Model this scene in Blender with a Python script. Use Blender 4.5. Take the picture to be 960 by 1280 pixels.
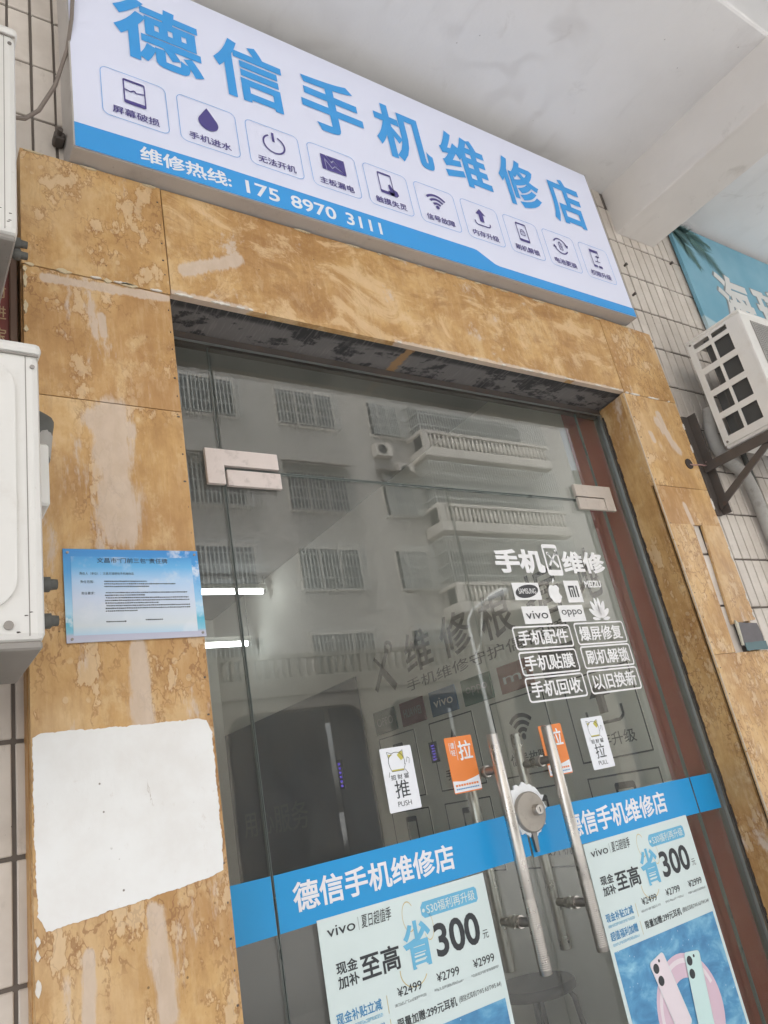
import bpy, bmesh, math, random
from mathutils import Vector, Matrix
random.seed(7)
R = math.radians
sc = bpy.context.scene
for o in list(bpy.data.objects): bpy.data.objects.remove(o)
COL = sc.collection

# ---------------------------------------------------------------- camera
YAW, PITCH, ROLL = R(36.832), R(20.648), R(-11.3075)
fw = Vector((math.sin(YAW)*math.cos(PITCH), math.cos(YAW)*math.cos(PITCH), math.sin(PITCH)))
r0 = Vector((math.cos(YAW), -math.sin(YAW), 0)); u0 = r0.cross(fw)
rt = r0*math.cos(ROLL) + u0*math.sin(ROLL); up = -r0*math.sin(ROLL) + u0*math.cos(ROLL)
cam_d = bpy.data.cameras.new('camera'); cam = bpy.data.objects.new('camera', cam_d); COL.objects.link(cam)
m = Matrix((( rt.x, up.x, -fw.x, 0), (rt.y, up.y, -fw.y, -1.5), (rt.z, up.z, -fw.z, 1.35), (0, 0, 0, 1)))
cam.matrix_world = m
cam_d.sensor_fit = 'VERTICAL'; cam_d.sensor_height = 36; cam_d.lens = 939.74/1280*36
cam_d.clip_start = 0.02; cam_d.clip_end = 3000
sc.camera = cam

# ---------------------------------------------------------------- sky, sun, exposure
SUN_EL, SUN_AZ = R(66), R(-42)          # azimuth from +Y (behind the shop), towards -X
sdir = Vector((math.sin(SUN_AZ)*math.cos(SUN_EL), math.cos(SUN_AZ)*math.cos(SUN_EL), math.sin(SUN_EL)))
w = bpy.data.worlds.new('World'); sc.world = w; w.use_nodes = True
wn = w.node_tree; wn.nodes.clear()
sky = wn.nodes.new('ShaderNodeTexSky'); sky.sky_type = 'NISHITA'; sky.sun_disc = False
sky.sun_elevation = SUN_EL; sky.sun_rotation = SUN_AZ; sky.air_density = 1.0; sky.dust_density = 4.0; sky.ozone_density = 1.0
hs = wn.nodes.new('ShaderNodeHueSaturation'); hs.inputs['Saturation'].default_value = 0.22
bg = wn.nodes.new('ShaderNodeBackground'); bg.inputs['Strength'].default_value = 0.15
wo = wn.nodes.new('ShaderNodeOutputWorld')
wn.links.new(sky.outputs[0], hs.inputs['Color']); wn.links.new(hs.outputs[0], bg.inputs['Color']); wn.links.new(bg.outputs[0], wo.inputs['Surface'])
sl = bpy.data.lights.new('sun', 'SUN'); sl.energy = 1.5; sl.angle = R(14); sl.color = (1.0, 0.97, 0.93)
sun = bpy.data.objects.new('sun', sl); COL.objects.link(sun); sun.location = (0, 0, 30)
sun.rotation_euler = sdir.to_track_quat('Z', 'Y').to_euler()
sc.view_settings.view_transform = 'Standard'; sc.view_settings.look = 'None'
sc.view_settings.gamma = 1.0; sc.view_settings.exposure = 2.13; sc.view_settings.use_curve_mapping = False
sc.render.engine = 'CYCLES'
cy = sc.cycles; cy.use_denoising = True; cy.max_bounces = 7; cy.transparent_max_bounces = 14; cy.glossy_bounces = 4; cy.diffuse_bounces = 4
cy.sample_clamp_indirect = 6.0

# ---------------------------------------------------------------- helpers: objects
def tag(o, label=None, cat=None, group=None, kind=None):
    if label: o['label'] = label
    if cat: o['category'] = cat
    if group: o['group'] = group
    if kind: o['kind'] = kind
    return o
def thing(name, label, cat, loc=(0, 0, 0), group=None):
    o = bpy.data.objects.new(name, None); COL.objects.link(o); o.location = loc; o.empty_display_size = .05
    return tag(o, label, cat, group)
def link(name, me, mat, parent=None):
    o = bpy.data.objects.new(name, me); COL.objects.link(o)
    if mat is not None and not me.materials: me.materials.append(mat)
    if parent is not None:
        o.parent = parent                      # parts keep world coordinates in their meshes
        if parent.parent is None: o.matrix_parent_inverse = Matrix.Translation(-Vector(parent.location))
    return o
def copy_tree(o, loc, parent=None):
    c = o.copy(); COL.objects.link(c); c.parent = parent
    if parent is None: c.location = loc
    for ch in list(o.children): copy_tree(ch, None, c)
    return c

class MB:
    def __init__(s): s.v = []; s.f = []; s.sm = []
    def add(s, vs, fs, smooth=False):
        n = len(s.v); s.v += [tuple(q) for q in vs]; s.f += [tuple(i+n for i in f) for f in fs]; s.sm += [smooth]*len(fs); return s
    def box(s, x0, x1, y0, y1, z0, z1, c=0.0):
        if x0 > x1: x0, x1 = x1, x0
        if y0 > y1: y0, y1 = y1, y0
        if z0 > z1: z0, z1 = z1, z0
        if c <= 0:
            vs = [(x, y, z) for x in (x0, x1) for y in (y0, y1) for z in (z0, z1)]
            return s.add(vs, [(0, 1, 3, 2), (4, 6, 7, 5), (0, 4, 5, 1), (2, 3, 7, 6), (0, 2, 6, 4), (1, 5, 7, 3)])
        c = min(c, (x1-x0)*.45, (y1-y0)*.45, (z1-z0)*.45)
        bm = bmesh.new(); bmesh.ops.create_cube(bm, size=1)
        for v in bm.verts: v.co = Vector(((x0+x1)/2+v.co.x*(x1-x0), (y0+y1)/2+v.co.y*(y1-y0), (z0+z1)/2+v.co.z*(z1-z0)))
        bmesh.ops.bevel(bm, geom=list(bm.edges), offset=c, segments=2 if c > .006 else 1, affect='EDGES', profile=.5)
        bm.verts.index_update()
        s.add([v.co for v in bm.verts], [[v.index for v in f.verts] for f in bm.faces], False); bm.free(); return s
    def prism(s, poly, y0, y1):           # poly in (x,z), counter-clockwise seen from -Y
        n = len(poly); vs = [(x, y0, z) for x, z in poly]+[(x, y1, z) for x, z in poly]
        fs = [tuple(range(n)), tuple(range(2*n-1, n-1, -1))]+[(i, i+n, (i+1) % n+n, (i+1) % n) for i in range(n)]
        return s.add(vs, fs)
    def tube(s, pts, r, n=12, caps=True):
        pts = [Vector(p) for p in pts]; rr = r if isinstance(r, (list, tuple)) else [r]*len(pts)
        vs = []; prev = None
        for i, p in enumerate(pts):
            t = (pts[min(i+1, len(pts)-1)]-pts[max(i-1, 0)]).normalized()
            if prev is None:
                a = Vector((0, 0, 1)) if abs(t.z) < .9 else Vector((1, 0, 0)); e = t.cross(a).normalized()
            else: e = (prev-t*prev.dot(t)).normalized()
            prev = e; b = t.cross(e)
            vs += [p+(e*math.cos(k*2*math.pi/n)+b*math.sin(k*2*math.pi/n))*rr[i] for k in range(n)]
        fs = []
        for i in range(len(pts)-1):
            for k in range(n): fs.append((i*n+k, i*n+(k+1) % n, (i+1)*n+(k+1) % n, (i+1)*n+k))
        s.add(vs, fs, True)
        if caps:
            m_ = len(pts)
            s.add(vs[:n], [tuple(range(n-1, -1, -1))]); s.add(vs[(m_-1)*n:], [tuple(range(n))])
        return s
    def build(s, name, mat, parent=None, label=None):
        me = bpy.data.meshes.new(name); me.from_pydata(s.v, [], s.f); me.update()
        bm = bmesh.new(); bm.from_mesh(me); bmesh.ops.recalc_face_normals(bm, faces=bm.faces); bm.to_mesh(me); bm.free()
        if any(s.sm):
            me.polygons.foreach_set('use_smooth', s.sm)
        o = link(name, me, mat, parent)
        if label: o['label'] = label
        return o
def box(name, b, mat, parent=None, c=0.0, label=None): return MB().box(*b, c=c).build(name, mat, parent, label)

# flat print, drawn in (u, v) and laid on a plane
def front(yp): return lambda u, v: (u, yp, v)                 # faces -Y
def side(xp): return lambda u, v: (xp, -u, v)                 # faces -X, u = -Y
class D2:
    def __init__(s, pl): s.pl = pl; s.v = []; s.f = []
    def poly(s, p):
        a = sum(p[i][0]*p[(i+1) % len(p)][1]-p[(i+1) % len(p)][0]*p[i][1] for i in range(len(p)))
        if a < 0: p = p[::-1]
        n = len(s.v); s.v += [s.pl(*q) for q in p]; s.f.append(tuple(range(n, n+len(p)))); return s
    def rect(s, x0, z0, x1, z1): return s.poly([(x0, z0), (x1, z0), (x1, z1), (x0, z1)])
    def rpts(s, x0, z0, x1, z1, r, n=6):
        out = []
        for cx, cz, a0 in ((x1-r, z1-r, 0), (x0+r, z1-r, 90), (x0+r, z0+r, 180), (x1-r, z0+r, 270)):
            out += [(cx+r*math.cos(R(a0+90*k/n)), cz+r*math.sin(R(a0+90*k/n))) for k in range(n+1)]
        return out
    def rrect(s, x0, z0, x1, z1, r): return s.poly(s.rpts(x0, z0, x1, z1, r))
    def ring(s, a, b):
        n = len(a)
        for i in range(n): s.poly([a[i], a[(i+1) % n], b[(i+1) % n], b[i]])
        return s
    def rframe(s, x0, z0, x1, z1, r, t): return s.ring(s.rpts(x0, z0, x1, z1, r), s.rpts(x0+t, z0+t, x1-t, z1-t, max(r-t, .0005)))
    def arc(s, cx, cz, r, t, a0, a1, n=16, sx=1):
        for i in range(n):
            p = [R(a0+(a1-a0)*k/n) for k in (i, i+1)]
            s.poly([(cx+sx*rr*math.cos(q), cz+rr*math.sin(q)) for rr, q in ((r, p[0]), (r, p[1]), (r-t, p[1]), (r-t, p[0]))])
        return s
    def disc(s, cx, cz, r, rz=None, n=28): return s.poly([(cx+r*math.cos(2*math.pi*k/n), cz+(rz or r)*math.sin(2*math.pi*k/n)) for k in range(n)])
    def line(s, pts, t):
        for (x0, z0), (x1, z1) in zip(pts, pts[1:]):
            d = math.hypot(x1-x0, z1-z0) or 1e-9; nx, nz = -(z1-z0)/d*t/2, (x1-x0)/d*t/2
            s.poly([(x0+nx, z0+nz), (x0-nx, z0-nz), (x1-nx, z1-nz), (x1+nx, z1+nz)])
        return s
    def build(s, name, mat, parent=None, label=None):
        me = bpy.data.meshes.new(name); me.from_pydata(s.v, [], s.f); me.update()
        o = link(name, me, mat, parent)
        if label: o['label'] = label
        return o
def nrm_of(pl):
    a, b, c = Vector(pl(0, 0)), Vector(pl(1, 0)), Vector(pl(0, 1)); return (b-a).cross(c-a).normalized()
def text(body, rect, pl, mat, parent, bold=0.0, name='lettering', label=None, shear=0.0, chars=None, spacing=1.0, res=4):
    """print a line of characters inside rect (u0, v0, u1, v1) of a plane"""
    c = bpy.data.curves.new('tmp', 'FONT'); c.body = body; c.bevel_depth = max(bold, 0.0)*.5; c.bevel_resolution = 0; c.resolution_u = res; c.shear = shear; c.space_character = spacing
    o = bpy.data.objects.new('tmp', c); COL.objects.link(o)
    dg = bpy.context.evaluated_depsgraph_get(); me = bpy.data.meshes.new_from_object(o.evaluated_get(dg))
    bpy.data.objects.remove(o); bpy.data.curves.remove(c)
    xs = [v.co.x for v in me.vertices]; ys = [v.co.y for v in me.vertices]
    x0, x1, y0, y1 = min(xs), max(xs), min(ys), max(ys); u0, v0, u1, v1 = rect
    for v in me.vertices:
        zz = v.co.z
        v.co = pl(u0+(v.co.x-x0)/(x1-x0)*(u1-u0), v0+(v.co.y-y0)/(y1-y0)*(v1-v0))
        if zz: v.co += nrm_of(pl)*(.00025 if zz > 0 else 0)
    me.materials.clear(); me.update(); nn = nrm_of(pl)
    bm = bmesh.new(); bm.from_mesh(me); bm.normal_update()
    bmesh.ops.delete(bm, geom=[f for f in bm.faces if f.normal.dot(nn) < .2], context='FACES'); bm.to_mesh(me); bm.free()
    me.polygons.foreach_set('use_smooth', [False]*len(me.polygons))
    ob = link(name, me, mat, parent)
    if label: ob['label'] = label
    return ob

def jag(pts, amp, step):
    out = []
    for (x0, z0), (x1, z1) in zip(pts, pts[1:]+pts[:1]):
        n = max(1, int(math.hypot(x1-x0, z1-z0)/step)); l = math.hypot(x1-x0, z1-z0); ph = random.random()*9
        for k in range(n):
            t_ = k/n; d = amp*(math.sin(ph+k*.37)*.25+random.uniform(-.6, .6)*random.random()); out.append((x0+(x1-x0)*t_-(z1-z0)/l*d, z0+(z1-z0)*t_+(x1-x0)/l*d))
    return out

# ---------------------------------------------------------------- helpers: materials
class NT:
    def __init__(s, name):
        s.m = bpy.data.materials.new(name); s.m.use_nodes = True; s.t = s.m.node_tree; s.t.nodes.clear()
        s.out = s.n('ShaderNodeOutputMaterial'); s.geo = s.n('ShaderNodeNewGeometry'); s.P = s.geo.outputs['Position']
    def n(s, t, **k):
        x = s.t.nodes.new(t)
        for a, b in k.items(): setattr(x, a, b)
        return x
    def L(s, a, b):
        if isinstance(a, bpy.types.NodeSocket): s.t.links.new(a, b)
        else: b.default_value = a
    def math(s, op, a, b=0.0, c=0.0, clamp=False):
        x = s.n('ShaderNodeMath', operation=op); x.use_clamp = clamp
        for i, q in enumerate((a, b, c)): s.L(q, x.inputs[i])
        return x.outputs[0]
    def scale(s, v, k):
        x = s.n('ShaderNodeVectorMath', operation='MULTIPLY'); s.L(v, x.inputs[0]); s.L(k, x.inputs[1]); return x.outputs[0]
    def vadd(s, v, k):
        x = s.n('ShaderNodeVectorMath', operation='ADD'); s.L(v, x.inputs[0]); s.L(k, x.inputs[1]); return x.outputs[0]
    def noise(s, v, sc_, det=4, rough=.55, dist=0.0, col=False):
        x = s.n('ShaderNodeTexNoise'); s.L(v, x.inputs['Vector']); x.inputs['Scale'].default_value = sc_
        x.inputs['Detail'].default_value = det; x.inputs['Roughness'].default_value = rough; x.inputs['Distortion'].default_value = dist
        return x.outputs['Color' if col else 'Fac']
    def vor(s, v, sc_, feat='F1', out='Distance', rnd=1.0):
        x = s.n('ShaderNodeTexVoronoi', feature=feat); s.L(v, x.inputs['Vector']); x.inputs['Scale'].default_value = sc_; x.inputs['Randomness'].default_value = rnd
        return x.outputs[out]
    def step(s, v, a, b, lo=0.0, hi=1.0):
        x = s.n('ShaderNodeMapRange', interpolation_type='SMOOTHSTEP'); s.L(v, x.inputs[0])
        for i, q in enumerate((a, b, lo, hi)): x.inputs[i+1].default_value = q
        return x.outputs[0]
    def mix(s, f, a, b, mode='MIX'):
        x = s.n('ShaderNodeMix', data_type='RGBA', blend_type=mode); s.L(f, x.inputs[0])
        for q, i in ((a, 6), (b, 7)):
            s.L(q if isinstance(q, bpy.types.NodeSocket) else (*q, 1.0), x.inputs[i])
        return x.outputs[2]
    def ramp(s, f, stops):
        x = s.n('ShaderNodeValToRGB'); s.L(f, x.inputs[0]); e = x.color_ramp.elements
        while len(e) < len(stops): e.new(.5)
        for q, (p, c) in zip(e, stops): q.position = p; q.color = (*c, 1)
        return x.outputs[0]
    def xyz(s):
        x = s.n('ShaderNodeSeparateXYZ'); s.L(s.P, x.inputs[0]); return x.outputs
    def bump(s, h, strength=.3, dist=.002):
        x = s.n('ShaderNodeBump'); x.inputs['Strength'].default_value = strength; x.inputs['Distance'].default_value = dist; s.L(h, x.inputs['Height']); return x.outputs[0]
    def bsdf(s, col, rough=.6, metal=0.0, nrm=None, spec=.5, **kw):
        x = s.n('ShaderNodeBsdfPrincipled'); s.L(col if isinstance(col, bpy.types.NodeSocket) else (*col, 1.0), x.inputs['Base Color'])
        s.L(rough, x.inputs['Roughness']); x.inputs['Metallic'].default_value = metal; x.inputs['Specular IOR Level'].default_value = spec
        if nrm is not None: s.L(nrm, x.inputs['Normal'])
        for k, v in kw.items(): s.L(v, x.inputs[k])
        s.L(x.outputs[0], s.out.inputs['Surface']); return s.m
    def seg(s, x0, z0, x1, z1, wdt, amp=.5, ns=14.0):
        """1 inside a ragged stripe from (x0,z0) to (x1,z1) of half width wdt"""
        X, Y, Z = s.xyz(); dx, dz = x1-x0, z1-z0; l2 = dx*dx+dz*dz or 1e-9
        px = s.math('SUBTRACT', X, x0); pz = s.math('SUBTRACT', Z, z0)
        t = s.math('DIVIDE', s.math('ADD', s.math('MULTIPLY', px, dx), s.math('MULTIPLY', pz, dz)), l2, clamp=True)
        ex = s.math('SUBTRACT', px, s.math('MULTIPLY', t, dx)); ez = s.math('SUBTRACT', pz, s.math('MULTIPLY', t, dz))
        d = s.math('SQRT', s.math('ADD', s.math('MULTIPLY', ex, ex), s.math('MULTIPLY', ez, ez)))
        nz = s.math('ADD', s.math('MULTIPLY', s.noise(s.scale(s.P, (1, 1, .45)), ns, 6, .7), .6), s.math('MULTIPLY', s.noise(s.scale(s.P, (1, 1, .12)), ns*5, 4, .65), .4))
        d = s.math('ADD', s.math('DIVIDE', d, wdt), s.math('MULTIPLY', s.math('SUBTRACT', nz, .5), amp*7))
        return s.step(d, .70, 1.25, 1.0, 0.0)

def mat(name, col, rough=.55, metal=0.0, var=.12, sc_=6.0, bump=.15, bs=60.0, dirt=0.0, dcol=(.12, .10, .08), spec=.5):
    t = NT(name); n1 = t.noise(t.P, sc_, 5); n2 = t.noise(t.P, bs, 4)
    k = t.math('ADD', t.math('MULTIPLY', t.math('SUBTRACT', n1, .5), var*2), 1.0)
    c = t.n('ShaderNodeVectorMath', operation='SCALE'); c.inputs[0].default_value = col; t.L(k, c.inputs['Scale'])
    c = c.outputs[0]
    if dirt:
        d = t.math('MULTIPLY', t.step(t.noise(t.P, sc_*1.7, 6, .65), .52, .75), dirt); c = t.mix(d, c, dcol)
        d2 = t.math('MULTIPLY', t.step(t.noise(t.P, sc_*14, 3, .6), .66, .74), dirt); c = t.mix(d2, c, dcol)
    rr = t.math('ADD', rough, t.math('MULTIPLY', t.math('SUBTRACT', n1, .5), .25), clamp=True)
    return t.bsdf(c, rr, metal, t.bump(n2, bump, .001), spec)

M = {}
M['sign_white'] = mat('sign white flex', (.73, .755, .90), .42, var=.025, sc_=2.2, bump=.04, bs=3)
M['sign_blue'] = mat('sign blue print', (.045, .325, .74), .42, var=.04, sc_=3, bump=.02)
M['sign_purple'] = mat('sign purple print', (.075, .06, .24), .45, var=.05, bump=.02)
M['sign_letter_white'] = mat('sign white print', (.78, .80, .86), .45, var=.04, bump=.02)
M['sign_metal'] = mat('sign box grey sheet', (.44, .41, .385), .5, var=.10, sc_=5, bump=.1, dirt=.25)
M['band_blue'] = mat('band blue film', (.008, .30, .66), .35, var=.05, sc_=5, bump=.03, bs=30)
M['band_letter'] = mat('band white film', (.80, .80, .84), .4, var=.03, bump=.02)
M['vinyl'] = mat('white vinyl cut film', (.80, .80, .80), .45, var=.05, sc_=30, bump=.03)
M['ink'] = mat('dark ink', (.035, .04, .045), .5, var=.1, bump=.02)
M['grey_ink'] = mat('grey ink', (.22, .25, .26), .5, var=.1, bump=.02)
M['blue_ink'] = mat('blue ink', (.06, .27, .52), .5, var=.1, bump=.02)
M['pale_blue_ink'] = mat('pale blue ink', (.15, .46, .68), .5, var=.06, bump=.02)
M['yellow_ink'] = mat('yellow ink', (.62, .50, .22), .5, var=.1, bump=.02)
M['paper'] = mat('poster paper', (.66, .76, .75), .5, var=.03, sc_=8, bump=.03)
M['sticker_white'] = mat('sticker white', (.80, .82, .86), .4, var=.03, sc_=30, bump=.02)
M['orange'] = mat('sticker orange', (.80, .24, .055), .42, var=.06, sc_=20, bump=.02)
M['steel'] = mat('brushed stainless', (.55, .52, .48), .30, 1.0, var=.12, sc_=40, bump=.12, bs=220, dirt=.12, dcol=(.3, .22, .16))
M['steel_dark'] = mat('dull steel', (.30, .28, .26), .42, .9, var=.18, sc_=30, bump=.1)
M['patch'] = mat('worn pinkish fitting cover', (.66, .58, .54), .5, var=.06, sc_=18, bump=.1, bs=120, dirt=.28, dcol=(.13, .10, .08))
M['patch2'] = mat('worn beige fitting cover', (.50, .44, .385), .5, var=.10, sc_=26, bump=.1, bs=120, dirt=.35, dcol=(.2, .15, .11))
M['gap'] = mat('dark joint', (.045, .035, .03), .9, var=.3, sc_=60, bump=.4)
M['rust'] = mat('dark rusty steel', (.10, .085, .075), .6, .3, var=.3, sc_=18, bump=.3, dirt=.4, dcol=(.16, .08, .045))
M['alu'] = mat('aluminium channel', (.40, .42, .41), .35, .9, var=.12, sc_=30, bump=.08)
M['ac_white'] = mat('outdoor unit cream white', (.68, .665, .63), .42, var=.04, sc_=7, bump=.06, bs=50, dirt=.22, dcol=(.42, .36, .29))
M['ac_grey'] = mat('outdoor unit underside', (.28, .26, .235), .6, var=.2, sc_=9, bump=.2, dirt=.4)
M['fin'] = mat('dark coil fins', (.11, .11, .105), .6, .2, var=.2, sc_=40, bump=.3)
M['black'] = mat('black plastic', (.02, .02, .022), .45, var=.2, bump=.05)
M['rubber'] = mat('grey rubber', (.10, .10, .09), .7, var=.2, sc_=25, bump=.2)
M['foam'] = mat('grey pipe lagging', (.36, .345, .32), .8, var=.15, sc_=14, bump=.35, bs=90, dirt=.35)
M['cable'] = mat('brown cable sheath', (.20, .165, .14), .55, var=.15, bump=.05)
M['red_board'] = mat('dark red lacquer', (.18, .04, .03), .5, var=.2, sc_=14, bump=.1)
M['gold_ink'] = mat('faded gilt', (.45, .33, .18), .5, var=.2, sc_=40, bump=.05)
M['mortar'] = mat('dirty mortar', (.15, .128, .11), .9, var=.3, sc_=20, bump=.5, bs=140)
M['inner_wall'] = mat('interior paint', (.74, .72, .65), .7, var=.05, sc_=3, bump=.08)
M['inner_red'] = mat('interior red board', (.40, .085, .078), .45, var=.06, sc_=5, bump=.05)
M['inner_dark'] = mat('interior dark board', (.035, .037, .04), .6, var=.2, sc_=6, bump=.08)
M['inner_blue'] = mat('interior navy poster', (.085, .10, .125), .5, var=.45, sc_=4, bump=.03)
M['inner_floor'] = mat('interior floor tile', (.33, .32, .29), .3, var=.08, sc_=4, bump=.03)
M['wall_ink'] = mat('wall letter grey', (.035, .035, .04), .5, var=.1, bump=.03)
M['asphalt'] = mat('concrete road', (.31, .31, .305), .85, var=.2, sc_=.6, bump=.5, bs=80)
M['paver'] = mat('pavement slabs', (.54, .535, .52), .8, var=.15, sc_=3, bump=.3)
M['tube'] = NT('fluorescent tube')
def emis(name, col, st):
    t = NT(name); e = t.n('ShaderNodeEmission'); e.inputs[0].default_value = (*col, 1); e.inputs[1].default_value = st; t.L(e.outputs[0], t.out.inputs['Surface']); return t.m
M['tube'] = emis('fluorescent tube glow', (.92, .97, 1.0), 3.0)
M['neon'] = emis('violet sign glow', (.10, .05, .55), .22)

def make_clad(name, horizontal=False):
    t = NT(name); oi = t.n('ShaderNodeObjectInfo'); off = t.math('MULTIPLY', oi.outputs['Random'], 13.0)
    cb = t.n('ShaderNodeCombineXYZ'); t.L(off, cb.inputs[0]); t.L(off, cb.inputs[1]); t.L(off, cb.inputs[2])
    p = t.vadd(t.P, cb.outputs[0])
    ps = t.scale(p, (1, 1, 1.5) if horizontal else (1.25, 1, .8))
    n1 = t.noise(ps, 5.0, 9, .72, .25)
    c = t.ramp(n1, [(.30, (.37, .20, .072)), (.44, (.48, .28, .105)), (.56, (.58, .36, .150)), (.70, (.66, .46, .235))])
    big = t.noise(ps, 1.7, 4, .55, .4); c = t.mix(t.step(big, .50, .66, 0, .55), c, (.36, .18, .068)); c = t.mix(t.step(big, .47, .33, 0, .45), c, (.62, .44, .255))
    comb = t.noise(t.scale(p, (1, 1, .16)), 60, 5, .7); mot = t.noise(t.scale(p, (1, 1, .7)), 9, 7, .72)
    c = t.mix(t.step(mot, .52, .64, 0, .55), c, (.67, .48, .26)); c = t.mix(t.step(mot, .48, .36, 0, .50), c, (.36, .19, .066))
    c = t.mix(t.step(comb, .50, .66, 0, .24), c, (.67, .48, .28)); c = t.mix(t.step(comb, .48, .34, 0, .22), c, (.31, .155, .06))
    if horizontal:                     # broad sweeping brush marks
        br = t.noise(t.vadd(t.scale(p, (2.0, 1, 5.0)), t.scale(t.noise(p, 2.2, 2, .5, col=True), (1.4, 1.4, 2.6))), 2.6, 6, .7)
        c = t.mix(t.step(br, .52, .62, 0, .70), c, (.69, .49, .28)); c = t.mix(t.step(br, .47, .38, 0, .60), c, (.33, .17, .062))
    # blisters: pale islands with a dark rim, small bubbles, crackle lines
    zone = t.step(t.noise(t.scale(p, (1, 1, .5)), 3.0, 3, .6), .40, .52)
    if horizontal: zone = t.math('MULTIPLY', zone, .3)
    n2 = t.noise(t.scale(p, (1, 1, .5)), 24, 5, .62)
    isl = t.math('MULTIPLY', t.step(n2, .575, .605), zone); rim = t.math('MULTIPLY', t.math('SUBTRACT', t.step(n2, .540, .570), t.step(n2, .574, .586)), zone)
    bub = t.math('MULTIPLY', t.math('MULTIPLY', t.step(t.vor(t.scale(p, (1, 1, .8)), 46), .30, .24), t.step(t.noise(p, 8, 3), .52, .56)), zone)
    n3 = t.math('ABSOLUTE', t.math('SUBTRACT', t.noise(t.scale(p, (1, 1, .65)), 34, 3, .55), .5)); crk = t.math('MULTIPLY', t.step(n3, .028, .010), t.math('MULTIPLY', zone, t.step(t.noise(p, 4.2, 3), .42, .52)))
    c = t.mix(t.math('MULTIPLY', crk, .65), c, (.27, .13, .05)); c = t.mix(t.math('MULTIPLY', rim, .55), c, (.29, .14, .05)); isl = t.math('MAXIMUM', isl, t.math('MULTIPLY', bub, .8)); c = t.mix(t.math('MULTIPLY', isl, .50), c, (.68, .52, .34))
    # worn down to the pale board
    bare = t.step(t.noise(t.scale(p, (2.2, 1, 1.6) if horizontal else (2.4, 1, .55)), 2.6, 7, .72, .2), .60, .67)
    if not horizontal:
        for sg in ((.425, 2.265, .435, 1.98, .042), (.39, 2.24, .455, 2.22, .028), (.455, 1.72, .452, 1.58, .020), (.335, 1.20, .33, 1.02, .012), (.42, 2.52, .425, 2.47, .012),
                   (2.53, 2.52, 2.60, 2.40, .022), (2.55, 2.56, 2.58, 2.45, .012), (2.455, 2.46, 2.462, 2.43, .012), (2.51, 2.16, 2.52, 2.08, .012), (.30, 2.60, .58, 2.615, .012), (.45, 1.24, .46, 1.08, .018)):
            bare = t.math('MAXIMUM', bare, t.seg(*sg))
    else:
        for sg in ((.60, 2.634, .80, 2.634, .012), (1.30, 2.634, 2.05, 2.634, .010), (.64, 2.72, .80, 2.80, .02), (2.1, 2.634, 2.37, 2.634, .008)): bare = t.math('MAXIMUM', bare, t.seg(*sg, ns=20))
    fine = t.noise(t.scale(p, (1, 1, .5)), 40, 4, .6)
    bc = t.mix(fine, (.50, .40, .31), (.70, .59, .50)); c = t.mix(t.math('MULTIPLY', bare, .80), c, bc)
    # specks, nail holes and grime
    sp = t.math('MULTIPLY', t.step(t.vor(p, 26), .07, .045), t.step(t.noise(p, 5, 2), .5, .56)); c = t.mix(t.math('MULTIPLY', sp, .75), c, (.12, .065, .03))
    gr = t.step(t.noise(t.scale(p, (1, 1, .6)), 1.7, 5, .6), .56, .78, 0, .45); c = t.mix(gr, c, (.34, .23, .15))
    h = t.math('ADD', t.math('MULTIPLY', isl, .7), t.math('SUBTRACT', t.math('MULTIPLY', comb, .5), t.math('MULTIPLY', bare, .5)))
    rg = t.math('ADD', .48, t.math('MULTIPLY', bare, .25))
    return t.bsdf(c, rg, 0, t.bump(h, .38, .0022), .4)
M['clad'] = make_clad('ochre painted board'); M['clad_h'] = make_clad('ochre swirled board', True)

def make_paintpatch():
    t = NT('white wash paint'); a = t.noise(t.P, 9, 6, .6); b = t.noise(t.scale(t.P, (1, 1, .4)), 60, 5, .65)
    c = t.mix(t.step(a, .35, .7), (.80, .80, .785), (.75, .735, .71))
    c = t.mix(t.step(t.noise(t.scale(t.P, (1, 1, .6)), 30, 6, .75), .60, .72, 0, .45), c, (.56, .50, .44))
    crk = t.math('ABSOLUTE', t.math('SUBTRACT', t.noise(t.scale(t.P, (1, 1, .35)), 9, 6, .6), .5)); c = t.mix(t.math('MULTIPLY', t.step(crk, .005, .001), t.step(t.noise(t.P, 6, 2), .60, .66, 0, .6)), c, (.42, .37, .32))
    sp = t.math('MULTIPLY', t.step(t.vor(t.P, 30), .09, .05), t.step(t.noise(t.P, 7, 2), .5, .55)); c = t.mix(sp, c, (.2, .17, .14))
    return t.bsdf(c, .7, 0, t.bump(t.math('ADD', a, b), .45, .0016), .3)
M['whitewash'] = make_paintpatch()

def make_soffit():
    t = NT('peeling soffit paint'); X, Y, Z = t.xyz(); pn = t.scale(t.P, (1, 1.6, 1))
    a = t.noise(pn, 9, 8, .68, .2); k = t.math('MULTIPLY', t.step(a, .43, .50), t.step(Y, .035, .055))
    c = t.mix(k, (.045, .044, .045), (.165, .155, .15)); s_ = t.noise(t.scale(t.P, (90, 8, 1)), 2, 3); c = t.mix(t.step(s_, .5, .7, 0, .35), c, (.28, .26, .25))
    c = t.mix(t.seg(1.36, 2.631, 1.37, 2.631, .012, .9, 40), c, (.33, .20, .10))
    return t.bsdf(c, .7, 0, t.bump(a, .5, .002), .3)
M['soffit'] = make_soffit()

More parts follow.
